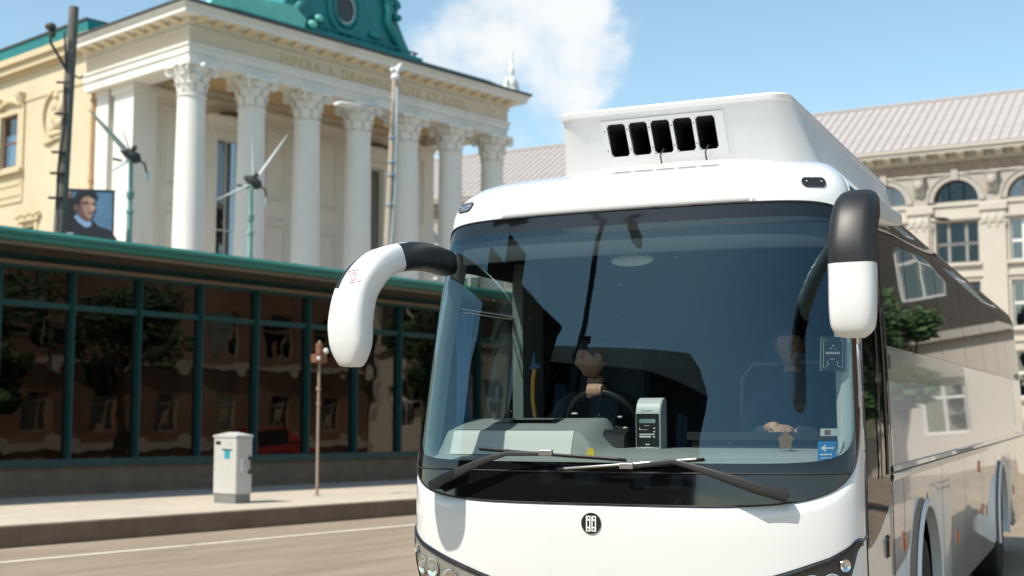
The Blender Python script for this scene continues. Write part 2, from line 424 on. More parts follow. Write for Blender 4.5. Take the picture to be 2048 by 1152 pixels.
# ------------------------------------------------------------------ ground, road, pavement
ROAD_RZ = R(53.5); KO = (-6.7, 17.8)
def in_frame(o, origin, rz):
    o.location = (*origin, 0); o.rotation_euler = (0, 0, rz); return o
in_frame(struct('road', MB().quad((-500, -600, 0), (900, -600, 0), (900, 600, 0), (-500, 600, 0)), M['asphalt']), KO, ROAD_RZ)
pv = MB(); pv.box(-30, 70, .16, 40, -.2, .28)
in_frame(struct('pavement', pv, M['paving']), KO, ROAD_RZ)
kb = MB()
x = -30.0
kb.box(-30, 70, 0, .16, -.2, .287)
k_ = in_frame(struct('kerb', kb, M['kerb']), KO, ROAD_RZ); bevel(k_, .02)
ln = MB(); rr = random.Random(3); xs = [-20 + .5 * i for i in range(150)]
for a, b in zip(xs, xs[1:]):
    ya, yb = -1.62 - .0012 * a, -1.62 - .0012 * b
    ln.quad((a, ya - .06, .004), (b, yb - .06, .004), (b, yb + .06, .004), (a, ya + .06, .004))
in_frame(struct('lane_line', ln, M['line']), KO, R(53.9))
MBp = MB()
# far ground plinth right of the coach: pavement along the stone building
pv2 = MB(); pv2.box(-60, 80, -9, 30, -.2, .14)
in_frame(struct('pavement', pv2, M['paving']), (21.683, 80), R(-30))

# ------------------------------------------------------------------ theatre with colonnade
T = thing('theatre', 'white columned theatre with a portico of seven columns and green copper roof', 'theatre', (-12.716, 52, 0), R(48.5))
XW = 17.7
MB().box(-1.2, XW + 1.2, -1.2, 12, 0, 3.6).build('podium', M['wallgrey'], T)
# column: shaft with entasis, capital sub-part
shaft = MB(); CSC = .92; prof = [(.84, 3.6), (.84, 3.85), (.78, 3.9), (.8, 4.0), (.72, 4.1)]
for i in range(13):
    t = i / 12; prof.append((.69 - .1 * t ** 1.6, 4.15 + t * (14.5 - 4.15)))
prof += [(.63, 14.52), (.65, 14.56), (.63, 14.6), (.58, 14.62)]
shaft.lathe([(a * CSC, b) for a, b in prof], 36)
shaft_me = shaft.mesh('column', M['column'], 40)
cap = MB()
cap.lathe([(.57, 14.62), (.57, 14.8), (.6, 15.1), (.68, 15.4), (.8, 15.66)], 24)
for tier, (z0, rr_, hh, n, off) in enumerate(((14.64, .6, .42, 8, 0), (14.98, .63, .4, 8, .5))):
    for k in range(n):
        a = 2 * pi * (k + off) / n; rad = Vector((cos(a), sin(a), 0)); tn = Vector((-sin(a), cos(a), 0))
        rows = []
        for j, (dr, dz, w) in enumerate(((0, 0, .2), (.05, .5, .23), (.09, .85, .2), (.17, 1.0, .14), (.21, .9, .08))):
            rows.append([rad * (rr_ + dr - abs(u) * .03) + tn * (u * w) + Vector((0, 0, z0 + dz * hh)) for u in (-1, -.5, 0, .5, 1)])
        cap.grid(rows)
for k in range(4):
    a = pi / 4 + k * pi / 2; rad = Vector((cos(a), sin(a), 0))
    for s_ in (1,):
        c = rad * .98 + Vector((0, 0, 15.52))
        pts = [c + rad * (cos(t) * .17 * (1 - t / 14)) + Vector((0, 0, sin(t) * .17 * (1 - t / 14))) for t in [i * pi / 6 for i in range(1, 20)]]
        cap.tube(pts, .06, 6)
        cap.tube([rad * .62 + Vector((0, 0, 15.0)), rad * .72 + Vector((0, 0, 15.4)), rad * .92 + Vector((0, 0, 15.7))], [.05, .07, .09], 6)
for k in range(4):
    a = k * pi / 2; cap.ball((cos(a) * .82, sin(a) * .82, 15.72), (.14, .14, .13), 8, 6)
ab = [];
for k in range(4):
    a = pi / 4 + k * pi / 2
    ab.append((cos(a - .09) * 1.13, sin(a - .09) * 1.13)); ab.append((cos(a + .09) * 1.13, sin(a + .09) * 1.13))
    b_ = a + pi / 4; ab.append((cos(b_) * .74, sin(b_) * .74))
cap.prism(ab, 'z', 15.68, 15.84)
cap.v = [(x * .93, y * .93, z) for x, y, z in cap.v]
cap_me = cap.mesh('capital', M['column'], 50)
for i in range(7):
    o = link('column', shaft_me, T, loc=(i * XW / 6, 0, 0))
    link('capital', cap_me, o)
L0, L1, DB = -.6, XW + .6, 7.1
MB().box(L0 + .06, L1 - .06, L0 + .06, .6, 15.84, 16.22).box(L0, L1, L0, .6, 16.22, 16.5).box(L0 - .06, L1 + .06, L0 - .06, .6, 16.5, 16.6)\
    .box(L0 + .06, .6, .6, DB, 15.84, 16.22).box(L0, .6, .6, DB, 16.22, 16.5).box(L0 - .06, .6, .6, DB, 16.5, 16.6)\
    .box(L1 - 1.2, L1 - .06, .6, 12, 15.84, 16.22).box(L1 - 1.2, L1, .6, 12, 16.22, 16.5).box(L1 - 1.2, L1 + .06, .6, 12, 16.5, 16.6).build('architrave', M['architrave'], T)
MB().box(L0 + .05, L1 - .05, L0 + .05, 7.0, 16.6, 17.16).build('frieze', M['buff'], T)
MB().box(.6, L1 - 1.2, .6, 12, 16.3, 16.4).build('portico_ceiling', M['ceil_tan'], T)
_ltr = {}
def letters(word, x, y, z, size, m, parent, gap=.08):
    for ch in word:
        if ch == ' ': x += size * .55; continue
        if ch not in _ltr:
            o = text('letter', ch, size, m, parent, (0, 0, 0), (pi / 2, 0, 0), .012, 'LEFT'); _ltr[ch] = o.data; w = max(v.co.x for v in o.data.vertices)
        else: o = link('letter', _ltr[ch], parent); o.rotation_euler = (pi / 2, 0, 0); w = max(v.co.x for v in o.data.vertices)
        o.location = (x, y, z); x += w + gap
    return x
letters('HIPERA A DRAMPLOMLITE ET LOES', 3.95, L0 + .05, 16.87, .58, M['gold'], T)
def ring(mb, p, z0, z1):        # a course running round the portico's three open sides
    mb.box(L0 - p, L1 + p, L0 - p, 7.0, z0, z1)
cb = MB(); ring(cb, .02, 17.16, 17.2); ring(cb, .08, 17.36, 17.4); cb.build('bed_moulding', M['architrave'], T)
db = MB(); ring(db, 0, 17.2, 17.36); db.build('dentil_band', M['buff'], T)
dn = MB()
for i in range(160):
    x = L0 + .1 + i * .116
    if x < L1: dn.box(x, x + .06, L0 - .07, L0, 17.21, 17.35)
for i in range(64):
    y = L0 + .1 + i * .116
    dn.box(L0 - .07, L0, y, y + .06, 17.21, 17.35)
tag(dn.build('dentils', M['cream'], T), kind='stuff')
ms = MB(); ring(ms, .1, 17.4, 17.58); ms.build('modillion_course', M['cream'], T)
br = MB(); br.prism([(0, .17), (0, .0), (-.16, .01), (-.4, .08), (-.5, .17)], 'x', -.14, .14)
br_me = br.mesh('modillion', M['ochre'])
for i in range(24):
    link('modillion', br_me, T, loc=(L0 + .35 + i * (L1 - L0 - .7) / 23, L0 - .1, 17.405))
for i in range(9):
    o = link('modillion', br_me, T, loc=(L0 - .1, L0 + .55 + i * .8, 17.405)); o.rotation_euler = (0, 0, -pi / 2)
co = MB(); ring(co, .64, 17.58, 17.78); ring(co, .7, 17.78, 17.86); ring(co, .76, 17.86, 17.95); co.build('cornice', M['architrave'], T)
gu = MB(); ring(gu, .82, 17.95, 18.06); gu.build('gutter', M['gutter'], T)
MB().prism([(L0 - .7, 18.06), (L1 + .7, 18.06), (L1 - 2, 18.3), (L0 + 2, 18.3)], 'y', -1.0, 7.0).build('roof', M['copper'], T)
# pier, pilaster and inner wall
MB().box(-.1, 1.05, 3.95, 5.4, 3.6, 15.84).box(-.2, 1.12, 3.85, 5.5, 15.5, 15.84).box(-.1, .6, 5.85, 6.95, 3.6, 15.84).box(-.15, .62, 5.8, 7.0, 15.6, 15.84).build('pier', M['architrave'], T)
MB().box(.45, 1.0, 5.4, 7.2, 3.6, 15.9).box(.2, .6, 5.4, 5.85, 11.2, 11.5).build('side_wall', M['wallgrey'], T)
W1, W2 = (4.3, 5.55, 8.2, 14.25), (13.0, 14.25, 8.2, 14.25)
wm = MB(); wall(wm, 1.0, 17.9, 3.6, 16.3, 4.25, .25, [W1, W2]); wm.quad((17.9, 4.25, 3.6), (17.9, 14, 3.6), (17.9, 14, 16.3), (17.9, 4.25, 16.3))
wm.build('inner_wall', M['wallgrey'], T)
MB().box(1.0, 17.95, 4.1, 4.25, 15.75, 15.9).box(1.0, 17.95, 4.18, 4.25, 15.6, 15.75).build('wall_moulding', M['wallgrey'], T)
for a, b, c, d in (W1, W2):
    window(T, a, b, c, d, 4.36, M['win_white'], .06, mull=((a + b) / 2,), trans=(10.2,), bar=.03)
    sm = MB(); sm.box(a - .3, a, 4.13, 4.25, c, d + .3).box(b, b + .3, 4.13, 4.25, c, d + .3).box(a, b, 4.13, 4.25, d, d + .3).box(a - .32, b + .32, 4.17, 4.25, d + .3, d + .75).box(a - .5, b + .5, 3.85, 4.25, d + .75, d + .85).box(a - .58, b + .58, 3.78, 4.25, d + .85, d + .95)
    sm.build('window_surround', M['wallgrey'], T)
    tr = [(a - .1 + t * (b - a + .2), 3.83, d + 1.0 + .12 * sin(t * pi)) for t in [i / 8 for i in range(9)]]
    MB().tube(tr, .07, 6).build('hood_scroll', M['dark_metal'], T)
for a, b in ((1.5, 3.4), (6.9, 8.2), (8.9, 11.3), (15.1, 17.2)):
    fm = MB(); frame_panel(fm, a, b, 11.75, 15.2, 4.25); frame_panel(fm, a + .18, b - .18, 11.93, 15.02, 4.25, .04, .03); fm.build('wall_panel', M['wallgrey'], T)
    fm = MB(); frame_panel(fm, a, b, 7.4, 10.95, 4.25); frame_panel(fm, a + .2, b - .2, 7.6, 10.6, 4.25, .05, .07); fm.build('wall_panel', M['wallgrey'], T)
# copper attic ornament with a quatrefoil oculus
oc = MB()
half = [(0, 23.4), (1.2, 23.2), (2.1, 22.7), (2.75, 22.0), (3.1, 21.3), (2.95, 20.9), (3.25, 20.5), (3.6, 19.9), (4.0, 19.3), (4.5, 18.98), (4.95, 18.9), (5.05, 18.06)]
CXO = 8.85
prof2 = [(CXO + x, z) for x, z in half] + [(CXO - x, z) for x, z in reversed(half) if x > 0]
oc.prism(prof2, 'y', .9, 3.4)
att = oc.build('attic_ornament', M['copper'], T)
def ringtube(mb, cx, cz, y, r, t, sx=1.0, n=32):
    mb.tube([(cx + r * sx * cos(2 * pi * k / n), y, cz + r * sin(2 * pi * k / n)) for k in range(n + 1)], t, 8, False)
rm = MB(); ringtube(rm, CXO - .15, 20.42, .88, 1.12, .17, .82); ringtube(rm, CXO - .15, 20.42, .82,   .78, .1, .82); rm.build('oculus_ring', M['copper'], att, 60)
qf = []
for k in range(48):
    a = 2 * pi * k / 48; r_ = .5 + .15 * abs(cos(2 * a)) ** .6
    qf.append((CXO - .15 + r_ * .85 * cos(a), 20.42 + r_ * sin(a)))
MB().prism(qf, 'y', .83, .89).build('oculus_opening', M['win_back'], att)
lit = MB(); n = 48; ringtube(lit, CXO - .15, 20.42, .82, .67, .04, .85); lit.build('oculus_rim', M['lamp_white'], att, 60)
sc_ = MB()
for s_ in (1, -1):
    pts = [(CXO + s_ * x, .8, z) for x, z in ((1.5, 22.4), (2.2, 21.8), (2.5, 21.0), (2.4, 20.4), (2.9, 19.8), (3.5, 19.1), (4.3, 18.8))]
    sc_.tube(pts, [.12, .2, .24, .2, .22, .2, .1], 8)
    sp = [(CXO + s_ * (2.75 + .42 * (1 - t / 15) * cos(t)), .75, 21.2 + .42 * (1 - t / 15) * sin(t)) for t in [i * .5 for i in range(24)]]
    sc_.tube(sp, .1, 6)
    sc_.ball((CXO + s_ * 3.05, .8, 20.75), (.28, .2, .18)); sc_.ball((CXO + s_ * 2.3, .75, 22.0), (.32, .25, .45)); sc_.ball((CXO + s_ * 1.7, .75, 19.6), (.4, .12, .22))
sc_.tube([(CXO - 4.6, .7, 19.0), (CXO + 4.6, .7, 19.0)], .09, 8).tube([(CXO - 4.3, .68, 19.25), (CXO + 4.3, .68, 19.25)], .05, 8)
for k in range(18): sc_.box(CXO - 4.2 + k * .49, CXO - 4.12 + k * .49, .7, .8, 18.7, 19.25)
sc_.build('scrollwork', M['copper'], att, 60)
pl = MB(); pl.prism([(1.0, 18.5), (1.4, 19.35), (5.5, 19.75), (6.2, 19.3), (6.0, 18.5)], 'y', .5, .9); pl.ball((6.9, .5, 19.5), (.22, .12, .16)); pl.ball((6.55, .5, 19.15), (.25, .12, .18))
pl.build('sunlit_copper_strip', M['copper_sunlit'], T)  # paler green stands for sun falling on this strip of copper
# finial at the right end of the roof
fb = MB(); fb.lathe([(.34, 18.06), (.36, 18.3), (.22, 18.45), (.3, 18.7), (.2, 18.95), (.1, 19.05), (.16, 19.3), (.14, 19.5), (.06, 19.6), (.1, 19.85), (.05, 20.0), (.07, 20.2), (.01, 20.45)], 12, XW + 1.0, -.4)
for s_ in (-1, 1): fb.tube([(XW + 1 + s_ * .2, -.4, 18.2), (XW + 1 + s_ * .5, -.4, 18.5), (XW + 1 + s_ * .35, -.4, 18.9), (XW + 1 + s_ * .15, -.4, 18.7)], .08, 6)
for k in range(4): fb.ball((XW - 1.2 + k * .6, -.4, 18.12 + .04 * k), (.3, .2, .14 + .05 * k), 8, 6)
fb.build('finial', M['lamp_white'], T, 50)

# ------------------------------------------------------------------ yellow wing beside the theatre
Y = thing('wing_building', 'yellow plastered building with green roof edge at the left of the columns', 'building', (-12.716, 52, 0), R(48.5 - 90))
ym = MB(); YW = (-15.15, -13.55, 13.6, 16.05); YL = (-12.75, -11.75, 8.2, 10.6); YV = (-22.5, -20.9, 13.6, 16.05)
wall(ym, -34, -7.15, 0, 18.3, 0, .25, [YW, YL, YV])
ym.build('wall', M['yellow_wall'], Y)
for w in (YW, YV): window(Y, *w, .12, M['brown_wood'], .09, trans=((w[2] + w[3]) / 2 - .05,), bar=.045)
window(Y, *YL, .12, M['brown_wood'], .08)
tm = MB(); tm.box(-34, -7.15, -.05, 0, 16.5, 16.62).box(-34, -7.0, -.35, 0, 17.95, 18.3).box(-34, -7.0, -.5, 0, 18.3, 18.6).box(-34, -7.15, -.12, 0, 17.8, 17.95)
tm.build('cornice', M['yellow_trim'], Y)
MB().box(-34, -7.0, -.62, 9, 19.06, 19.14).build('gutter', M['gutter'], Y)
MB().prism([(-.5, 18.6), (-.56, 19.06), (6, 19.06), (6, 18.6)], 'x', -34, -7.0).build('roof', M['copper'], Y)
for w in (YW, YV):
    a, b, c, d = w; s_ = MB()
    s_.box(a - .55, a, -.1, 0, c - .2, d + .35).box(b, b + .55, -.1, 0, c - .2, d + .35).box(a, b, -.1, 0, d, d + .2).box(a - .6, b + .6, -.28, 0, c - .38, c - .2).box(a - .55, b + .55, -.06, 0, c - 1.75, c - .38).box(a - .35, b + .35, -.1, -.06, c - .95, c - .75).box(a - .35, b + .35, -.1, -.06, c - 1.45, c - 1.37)
    for q in (a - .5, b + .1): s_.prism([(0, d + .9), (-.34, d + .9), (-.34, d + .72), (-.24, d + .55), (-.1, d + .2), (0, d + .2)], 'x', q, q + .42)
    pts = [(a - .3 + t * (b - a + .6), -.1, d + .35 + .3 * sin(t * pi)) for t in [i / 8 for i in range(9)]]
    s_.tube(pts, .13, 6)
    s_.build('window_surround', M['yellow_trim'], Y, 40)
s_ = MB(); a, b, c, d = YL; s_.box(a - .25, a, -.08, 0, c, d + .25).box(b, b + .25, -.08, 0, c, d + .25).box(a - .4, b + .4, -.16, 0, d + .25, d + .45)
for k in range(6): s_.ball((a - .4 + k * .36, -.16, d + .5 + .08 * (k % 2)), (.16, .1, .1), 8, 6)
s_.build('window_surround', M['yellow_trim'], Y, 40)
rl = MB()
rl.tube([(-10.5 + .78 * cos(t), -.06, 15.4 + 1.1 * sin(t)) for t in [pi * .5 + i * pi / 20 * 1.0 for i in range(21)]], .1, 6)
for (x, z, a, b) in ((-10.35, 15.9, .3, .34), (-10.3, 15.3, .36, .4), (-10.5, 14.9, .25, .3), (-10.05, 15.05, .3, .26), (-10.3, 16.3, .2, .2), (-10.3, 14.6, .55, .16), (-9.95, 15.7, .2, .3)): rl.ball((x, -.02, z), (a, .16, b))
rl.tube([(-11.2, -.05, 14.3), (-10.8, -.08, 14.25), (-10.2, -.08, 14.35), (-9.6, -.06, 14.4)], .07, 6)
rl.build('relief_medallion', M['yellow_trim'], Y, 60)
dp = MB(); dp.tube([(-6.95, -.12, 0), (-6.95, -.12, 17.0), (-6.9, -.2, 17.5), (-6.75, -.5, 17.75), (-6.3, -.75, 17.9)], .13, 8)
for z in (6, 9, 12, 15.5): dp.tube([(-6.95, -.12, z), (-6.95, -.12, z + .12)], .17, 8)
dp.build('downpipe', M['downpipe'], Y, 60)

# ------------------------------------------------------------------ long stone building behind the coach
B = thing('stone_building', 'long pale stone building with arched top windows and pinkish roof behind the coach', 'building', (21.683, 80, 0), R(-30))
BAY = 4.15; C0 = 5.02; NB0, NB1 = -11, 14
holes = []
for i in range(NB0, NB1):
    cx = C0 + i * BAY
    holes += [(cx - 1.27, cx + 1.27, 14.45, 14.45 + 1.55, 'arch') if False else (cx - 1.27, cx + 1.27, 14.7, 15.97, 'arch'), (cx - 1.22, cx + 1.22, 11.05, 13.5), (cx - 1.22, cx + 1.22, 7.2, 9.95), (cx - 1.22, cx + 1.22, 3.2, 5.9)]
xa, xb = C0 + NB0 * BAY - BAY / 2, C0 + NB1 * BAY - BAY / 2
for zz in ((0, 2.0, 'base_wall', 'stone_dark'), (2.0, 14.6, 'wall', 'stone'), (14.6, 16.4, 'upper_wall', 'stone_grey')):
    wm = MB(); wall(wm, xa, xb, zz[0], zz[1], 0, .45, [h for h in holes if zz[0] <= h[2] < zz[1]])
    wm.build(zz[2], M[zz[3]], B)
MB().quad((xa, 0, 0), (xa, 14, 0), (xa, 14, 17.5), (xa, 0, 17.5)).quad((xb, 0, 0), (xb, 14, 0), (xb, 14, 17.5), (xb, 0, 17.5)).build('end_wall', M['stone'], B)
MB().box(xa, xb, -.04, .3, 16.4, 17.05).build('frieze', M['stone_dark'], B)
MB().box(xa - .3, xb + .3, -.1, 0, 16.32, 16.42).box(xa - .3, xb + .3, -.15, 0, 17.05, 17.18).box(xa - .4, xb + .4, -.85, .3, 17.5, 17.72).box(xa - .4, xb + .4, -.95, .3, 17.72, 17.86).box(xa - .3, xb + .3, -.2, .3, 17.18, 17.5).build('cornice', M['stone'], B)
MB().box(xa, xb, -.1, 0, 14.42, 14.6).box(xa, xb, -.12, 0, 13.62, 13.78).box(xa, xb, -.1, 0, 10.2, 10.36).box(xa, xb, -.1, 0, 6.4, 6.55).build('string_course', M['stone'], B)
bk = MB(); bk.prism([(0, .0), (0, -.34), (-.1, -.34), (-.3, -.2), (-.62, -.08), (-.62, 0)], 'x', -.2, .2)
bk_me = bk.mesh('bracket', M['stone'])
k = 0; x = xa + .5
while x < xb - .3:
    link('bracket', bk_me, B, loc=(x, -.2, 17.5)); x += 1.06
fz = MB(); x = xa + .2
while x < xb - .3:
    fz.box(x, x + .5, -.1, -.04, 16.5, 16.95); fz.ball((x + .25, -.1, 16.72), (.16, .07, .16), 6, 4); x += .8
tag(fz.build('frieze_ornament', M['stone_dark'], B), kind='stuff')
con = MB(); con.prism([(0, .75), (-.4, .75), (-.42, .55), (-.3, .3), (-.22, -.1), (-.1, -.35), (0, -.35)], 'x', -.3, .3).box(-.42, .42, -.46, 0, .75, .86)
con.ball((0, -.36, .3), (.26, .16, .3), 8, 6)
con_me = con.mesh('console', M['stone_grey'], 40)
arch_m = MB(); r1, r2 = 1.28, 1.58; n = 18
for k in range(n):
    p = [(r_ * cos(pi * t / n), r_ * sin(pi * t / n)) for r_, t in ((r1, k), (r1, k + 1), (r2, k + 1), (r2, k))]
    arch_m.prism(p, 'y', -.1, -.002)
    p = [(r_ * cos(pi * t / n), r_ * sin(pi * t / n)) for r_, t in ((1.66, k), (1.66, k + 1), (r2, k + 1), (r2, k))]
    arch_m.prism(p, 'y', -.16, -.002)
arch_m.box(-.2, .2, -.24, 0, 1.25, 1.85)
arch_me = arch_m.mesh('arch_moulding', M['stone_grey'])
pil = MB(); pil.box(-.67, .67, -.14, 0, 2.0, 14.05).box(-.78, .78, -.24, 0, 14.05, 14.42).box(-.74, .74, -.2, 0, 13.3, 13.42)
for q in (-.45, 0, .45): pil.ball((q, -.16, 13.55), (.18, .1, .26), 8, 6); pil.ball((q + .2, -.16, 13.15), (.08, .06, .14), 6, 5)
pil_me = pil.mesh('pilaster', M['stone'])
sillm = MB(); sillm.box(-1.4, 1.4, -.2, 0, -.18, 0); sill_me = sillm.mesh('sill', M['stone'])
for i in range(NB0, NB1):
    cx = C0 + i * BAY
    link('arch_moulding', arch_me, B, loc=(cx, 0, 14.7)); link('pilaster', pil_me, B, loc=(cx + BAY / 2, 0, 0)); link('console', con_me, B, loc=(cx + BAY / 2, 0, 15.45))
    for z in (11.05, 7.2, 3.2): link('sill', sill_me, B, loc=(cx, 0, z))
protos = {}
def win_copy(key, dx, maker):
    if key not in protos: protos[key] = maker(); return
    c = copy_tree(protos[key]); c.location.x = dx
for i in range(NB0, NB1):
    dx = i * BAY; cx = C0
    win_copy('arch', dx, lambda: window(B, cx - 1.27, cx + 1.27, 14.7, 15.97, .25, M['brown_wood'], .06, mull=(cx - .42, cx + .42), arch=True, bar=.022))
    win_copy('w2', dx, lambda: window(B, cx - 1.22, cx + 1.22, 11.05, 13.5, .2, M['win_white'], .1, mull=(cx - .5, cx + .5), trans=(12.2,), bar=.09))
    win_copy('w3', dx, lambda: window(B, cx - 1.22, cx + 1.22, 7.2, 9.95, .2, M['win_white'], .1, mull=(cx - .5, cx + .5), trans=(8.6,), bar=.08))
    win_copy('w4', dx, lambda: window(B, cx - 1.22, cx + 1.22, 3.2, 5.9, .2, M['win_white'], .1, mull=(cx - .5, cx + .5), trans=(4.6,), bar=.08))
rs = MB(); rs.prism([(-.95, 17.87), (-.95, 17.95), (6.5, 22.35), (6.5, 22.25)], 'x', 0, .55).box(0, .06, -.9, -.8, 17.95, 18.04)
rs.prism([(-.95, 17.95), (-.95, 18.03), (6.5, 22.43), (6.5, 22.35)], 'x', 0, .09)
rs_me = rs.mesh('roof_strip', M['roof_tile'])
x = xa - .3
while x < xb + .3:
    link('roof_strip', rs_me, B, loc=(x, 0, 0)); x += .556
MB().quad((xa - .3, 6.5, 22.35), (xb + .3, 6.5, 22.35), (xb + .3, 14, 17.9), (xa - .3, 14, 17.9)).tube([(xa - .3, 6.5, 22.4), (xb + .3, 6.5, 22.4)], .12, 6).build('roof', M['roof_tile'], B)

# ------------------------------------------------------------------ glass pavilion
S = thing('glass_pavilion', 'low glass fronted pavilion with teal mullions and green roof edge along the pavement', 'pavilion', (-6.433, 28.685, 0), R(52.5))
SX0, SX1 = -3.5 - 1.57 * 6, -3.5 + 1.57 * 14
MB().box(SX0, SX1, 0, .3, .0, .82).box(SX0, SX1, -.06, 0, .28, .36).build('base_wall', M['kerb'], S)
MB().box(SX0, SX1, -.07, .12, .82, .97).build('sill', M['teal'], S)
MB().box(SX0, SX1, -.04, .1, 3.84, 3.95).build('transom', M['teal'], S)
MB().box(SX0, SX1, -.05, .12, 4.56, 4.62).box(SX0, SX1, 0, .3, 4.70, 4.86).build('head', M['teal'], S)
MB().box(SX0, SX1, -.09, .3, 4.62, 4.70).build('head_trim', M['tan_line'], S)
mu = MB(); mu.box(-.045, .045, -.075, .13, .97, 4.56).box(-.018, .018, -.11, -.075, .97, 4.56)
mu_me = mu.mesh('mullion', M['teal'])
pg = MB(); pg.quad((.055, .03, .97), (1.515, .03, .97), (1.515, .03, 3.84), (.055, .03, 3.84)); pg_me = pg.mesh('glass_pane', M['pav_glass'])
pc = MB(); pc.quad((.055, .03, 3.95), (1.515, .03, 3.95), (1.515, .03, 4.56), (.055, .03, 4.56)); pc_me = pc.mesh('clerestory_pane', M['pav_glass'])
for i in range(21):
    x = SX0 + i * 1.57
    link('mullion', mu_me, S, loc=(x, 0, 0))
    if i < 20:
        rp = random.Random(i)
        a = link('glass_pane', pg_me, S, loc=(x, rp.uniform(-.006, .006), 0)); link('clerestory_pane', pc_me, S, loc=(x, 0, 0))
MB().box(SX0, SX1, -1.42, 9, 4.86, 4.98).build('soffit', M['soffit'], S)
MB().box(SX0, SX1, -1.36, -1.3, 4.79, 4.86).build('soffit_edge', M['tan_line'], S)
sl = MB()
for y in (-1.12, -.94, -.76, -.58, -.4, -.22): sl.box(SX0, SX1, y, y + .06, 4.82, 4.86)
sl.build('soffit_slats', M['slat_dark'], S)
MB().prism([(-1.4, 4.85), (-1.48, 4.875), (-1.5, 4.93), (-1.475, 4.955), (-1.5, 5.02), (-1.42, 5.085), (.5, 5.2), (9, 5.5), (9, 4.99), (-1.4, 4.99)], 'x', SX0 - .2, SX1 + .2).build('roof_edge', M['teal_roof'], S)
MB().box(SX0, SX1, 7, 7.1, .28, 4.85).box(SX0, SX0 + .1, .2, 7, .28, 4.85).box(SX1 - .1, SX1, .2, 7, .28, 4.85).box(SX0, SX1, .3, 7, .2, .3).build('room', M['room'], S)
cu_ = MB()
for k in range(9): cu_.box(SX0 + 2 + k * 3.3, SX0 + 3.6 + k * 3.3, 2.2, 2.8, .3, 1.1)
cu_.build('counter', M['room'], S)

# ------------------------------------------------------------------ coach
K = thing('coach', 'white coach facing the camera with roof air unit and long side mirrors', 'coach', (.448, 6.688, 0))
K.rotation_euler = (R(.7), 0, R(-24.3))
KM = Matrix.Translation(K.location) @ K.rotation_euler.to_matrix().to_4x4()
LEN, W0, YC, PM = 12.5, 1.208, .42, 2.75
def interp(tab, z):
    if z <= tab[0][0]: return tab[0][1]
    for (a, b), (c, d) in zip(tab, tab[1:]):
        if z <= c: return b + (d - b) * (z - a) / (c - a)
    return tab[-1][1]
def Wz(z): return interp([(1.4, 1.208), (2.0, 1.183), (2.72, 1.13)], z)
def Rz(z): return interp([(.3, .07), (.6, .035), (.9, .01), (1.1, 0), (1.25, .003), (1.4, .022), (2.0, .145), (2.72, .32)], z)
_tab = []; acc = 0; prev = None
for i in range(2001):
    th = -pi / 2 + pi * i / 2000
    sx = math.copysign(abs(sin(th)) ** (2 / PM), sin(th)) * W0; sy = YC * (1 - max(0, cos(th)) ** (2 / PM))
    if prev: acc += math.hypot(sx - prev[0], sy - prev[1])
    prev = (sx, sy); _tab.append((acc, sx, sy))
SF = acc / 2
_ss = [t[0] - SF for t in _tab]
import bisect
def plan(s):
    if s >= SF: return W0, YC + s - SF, 1.0, 0.0
    if s <= -SF: return -W0, YC - s - SF, -1.0, 0.0
    i = min(max(bisect.bisect_left(_ss, s), 1), 2000)
    f = (s - _ss[i - 1]) / max(1e-9, _ss[i] - _ss[i - 1])
    x = _tab[i - 1][1] + f * (_tab[i][1] - _tab[i - 1][1]); y = _tab[i - 1][2] + f * (_tab[i][2] - _tab[i - 1][2])
    a = abs(x / W0) ** (PM - 1) / W0; b = (max(1e-6, 1 - y / YC)) ** (PM - 1) / YC
    l = math.hypot(a, b)
    return x, y, math.copysign(a, x) / l, -b / l
ZSH, HH = 2.725, .285
def P(s, z, off=0.0):
    x, y, nx, ny = plan(s)
    return Vector((x * Wz(z) / W0 + nx * off, y + Rz(z) * (1 - min(1, y / 4)) + ny * off, z))
def PH(s, t, off=0.0):                # header and roof edge, t 0..1
    x, y, nx, ny = plan(s); b = P(s, ZSH); f = ny * ny
    h = HH; ph = t * pi / 2
    n_out = Vector((nx * cos(ph), ny * cos(ph), sin(ph)))
    return Vector((b.x * (1 - .24 * (1 - cos(ph))), b.y + max(0, 1.35 - b.y) * .5 * (1 - cos(ph)), ZSH + h * sin(ph))) + n_out * off
def s_of_x(x, z):
    lo, hi = -SF, SF
    for _ in range(40):
        mid = (lo + hi) / 2
        if plan(mid)[0] * Wz(z) / W0 < x: lo = mid
        else: hi = mid
    return lo
def Pxz(x, z, off=0.0): return P(s_of_x(x, z), z, off)
SW = SF - .085; SWI = SW - .055
ZC, ZB0, ZT0, ZSPL = 2.0, 1.215, 2.725, 1.372
def sup(u, p): return max(0.0, 1 - min(1, abs(u)) ** p) ** (1 / p)
def zb(s): return ZC - (ZC - ZB0) * sup(s / SW, 5.2)
def zt(s): return ZC + (ZT0 - ZC) * sup(s / SW, 11)
def zspl(s): return max(zb(s), ZSPL)
def zbi(s): return max(ZC - (ZC - 1.42) * sup(s / SWI, 9), zspl(s)) if abs(s) < SWI else max(ZC, zb(s))
def zti(s): return ZC + (2.645 - ZC) * sup(s / SWI, 14) if abs(s) < SWI else ZC
us = [sin(pi / 2 * (i / 55)) for i in range(-55, 56)]
cols_w = sorted({round(u * SW, 5) for u in us} | {round(u * SWI, 5) for u in us})
cols_out = [SW + (SF - SW) * i / 4 for i in range(1, 5)]
cols_f = [-c for c in reversed(cols_out)] + cols_w + cols_out
def band(mb, cols, lo, hi, n, off=0.0):
    rows = []
    for s in cols:
        a, b = lo(s), hi(s); rows.append([P(s, a + (b - a) * j / n, off) for j in range(n + 1)])
    mb.grid(rows); return mb
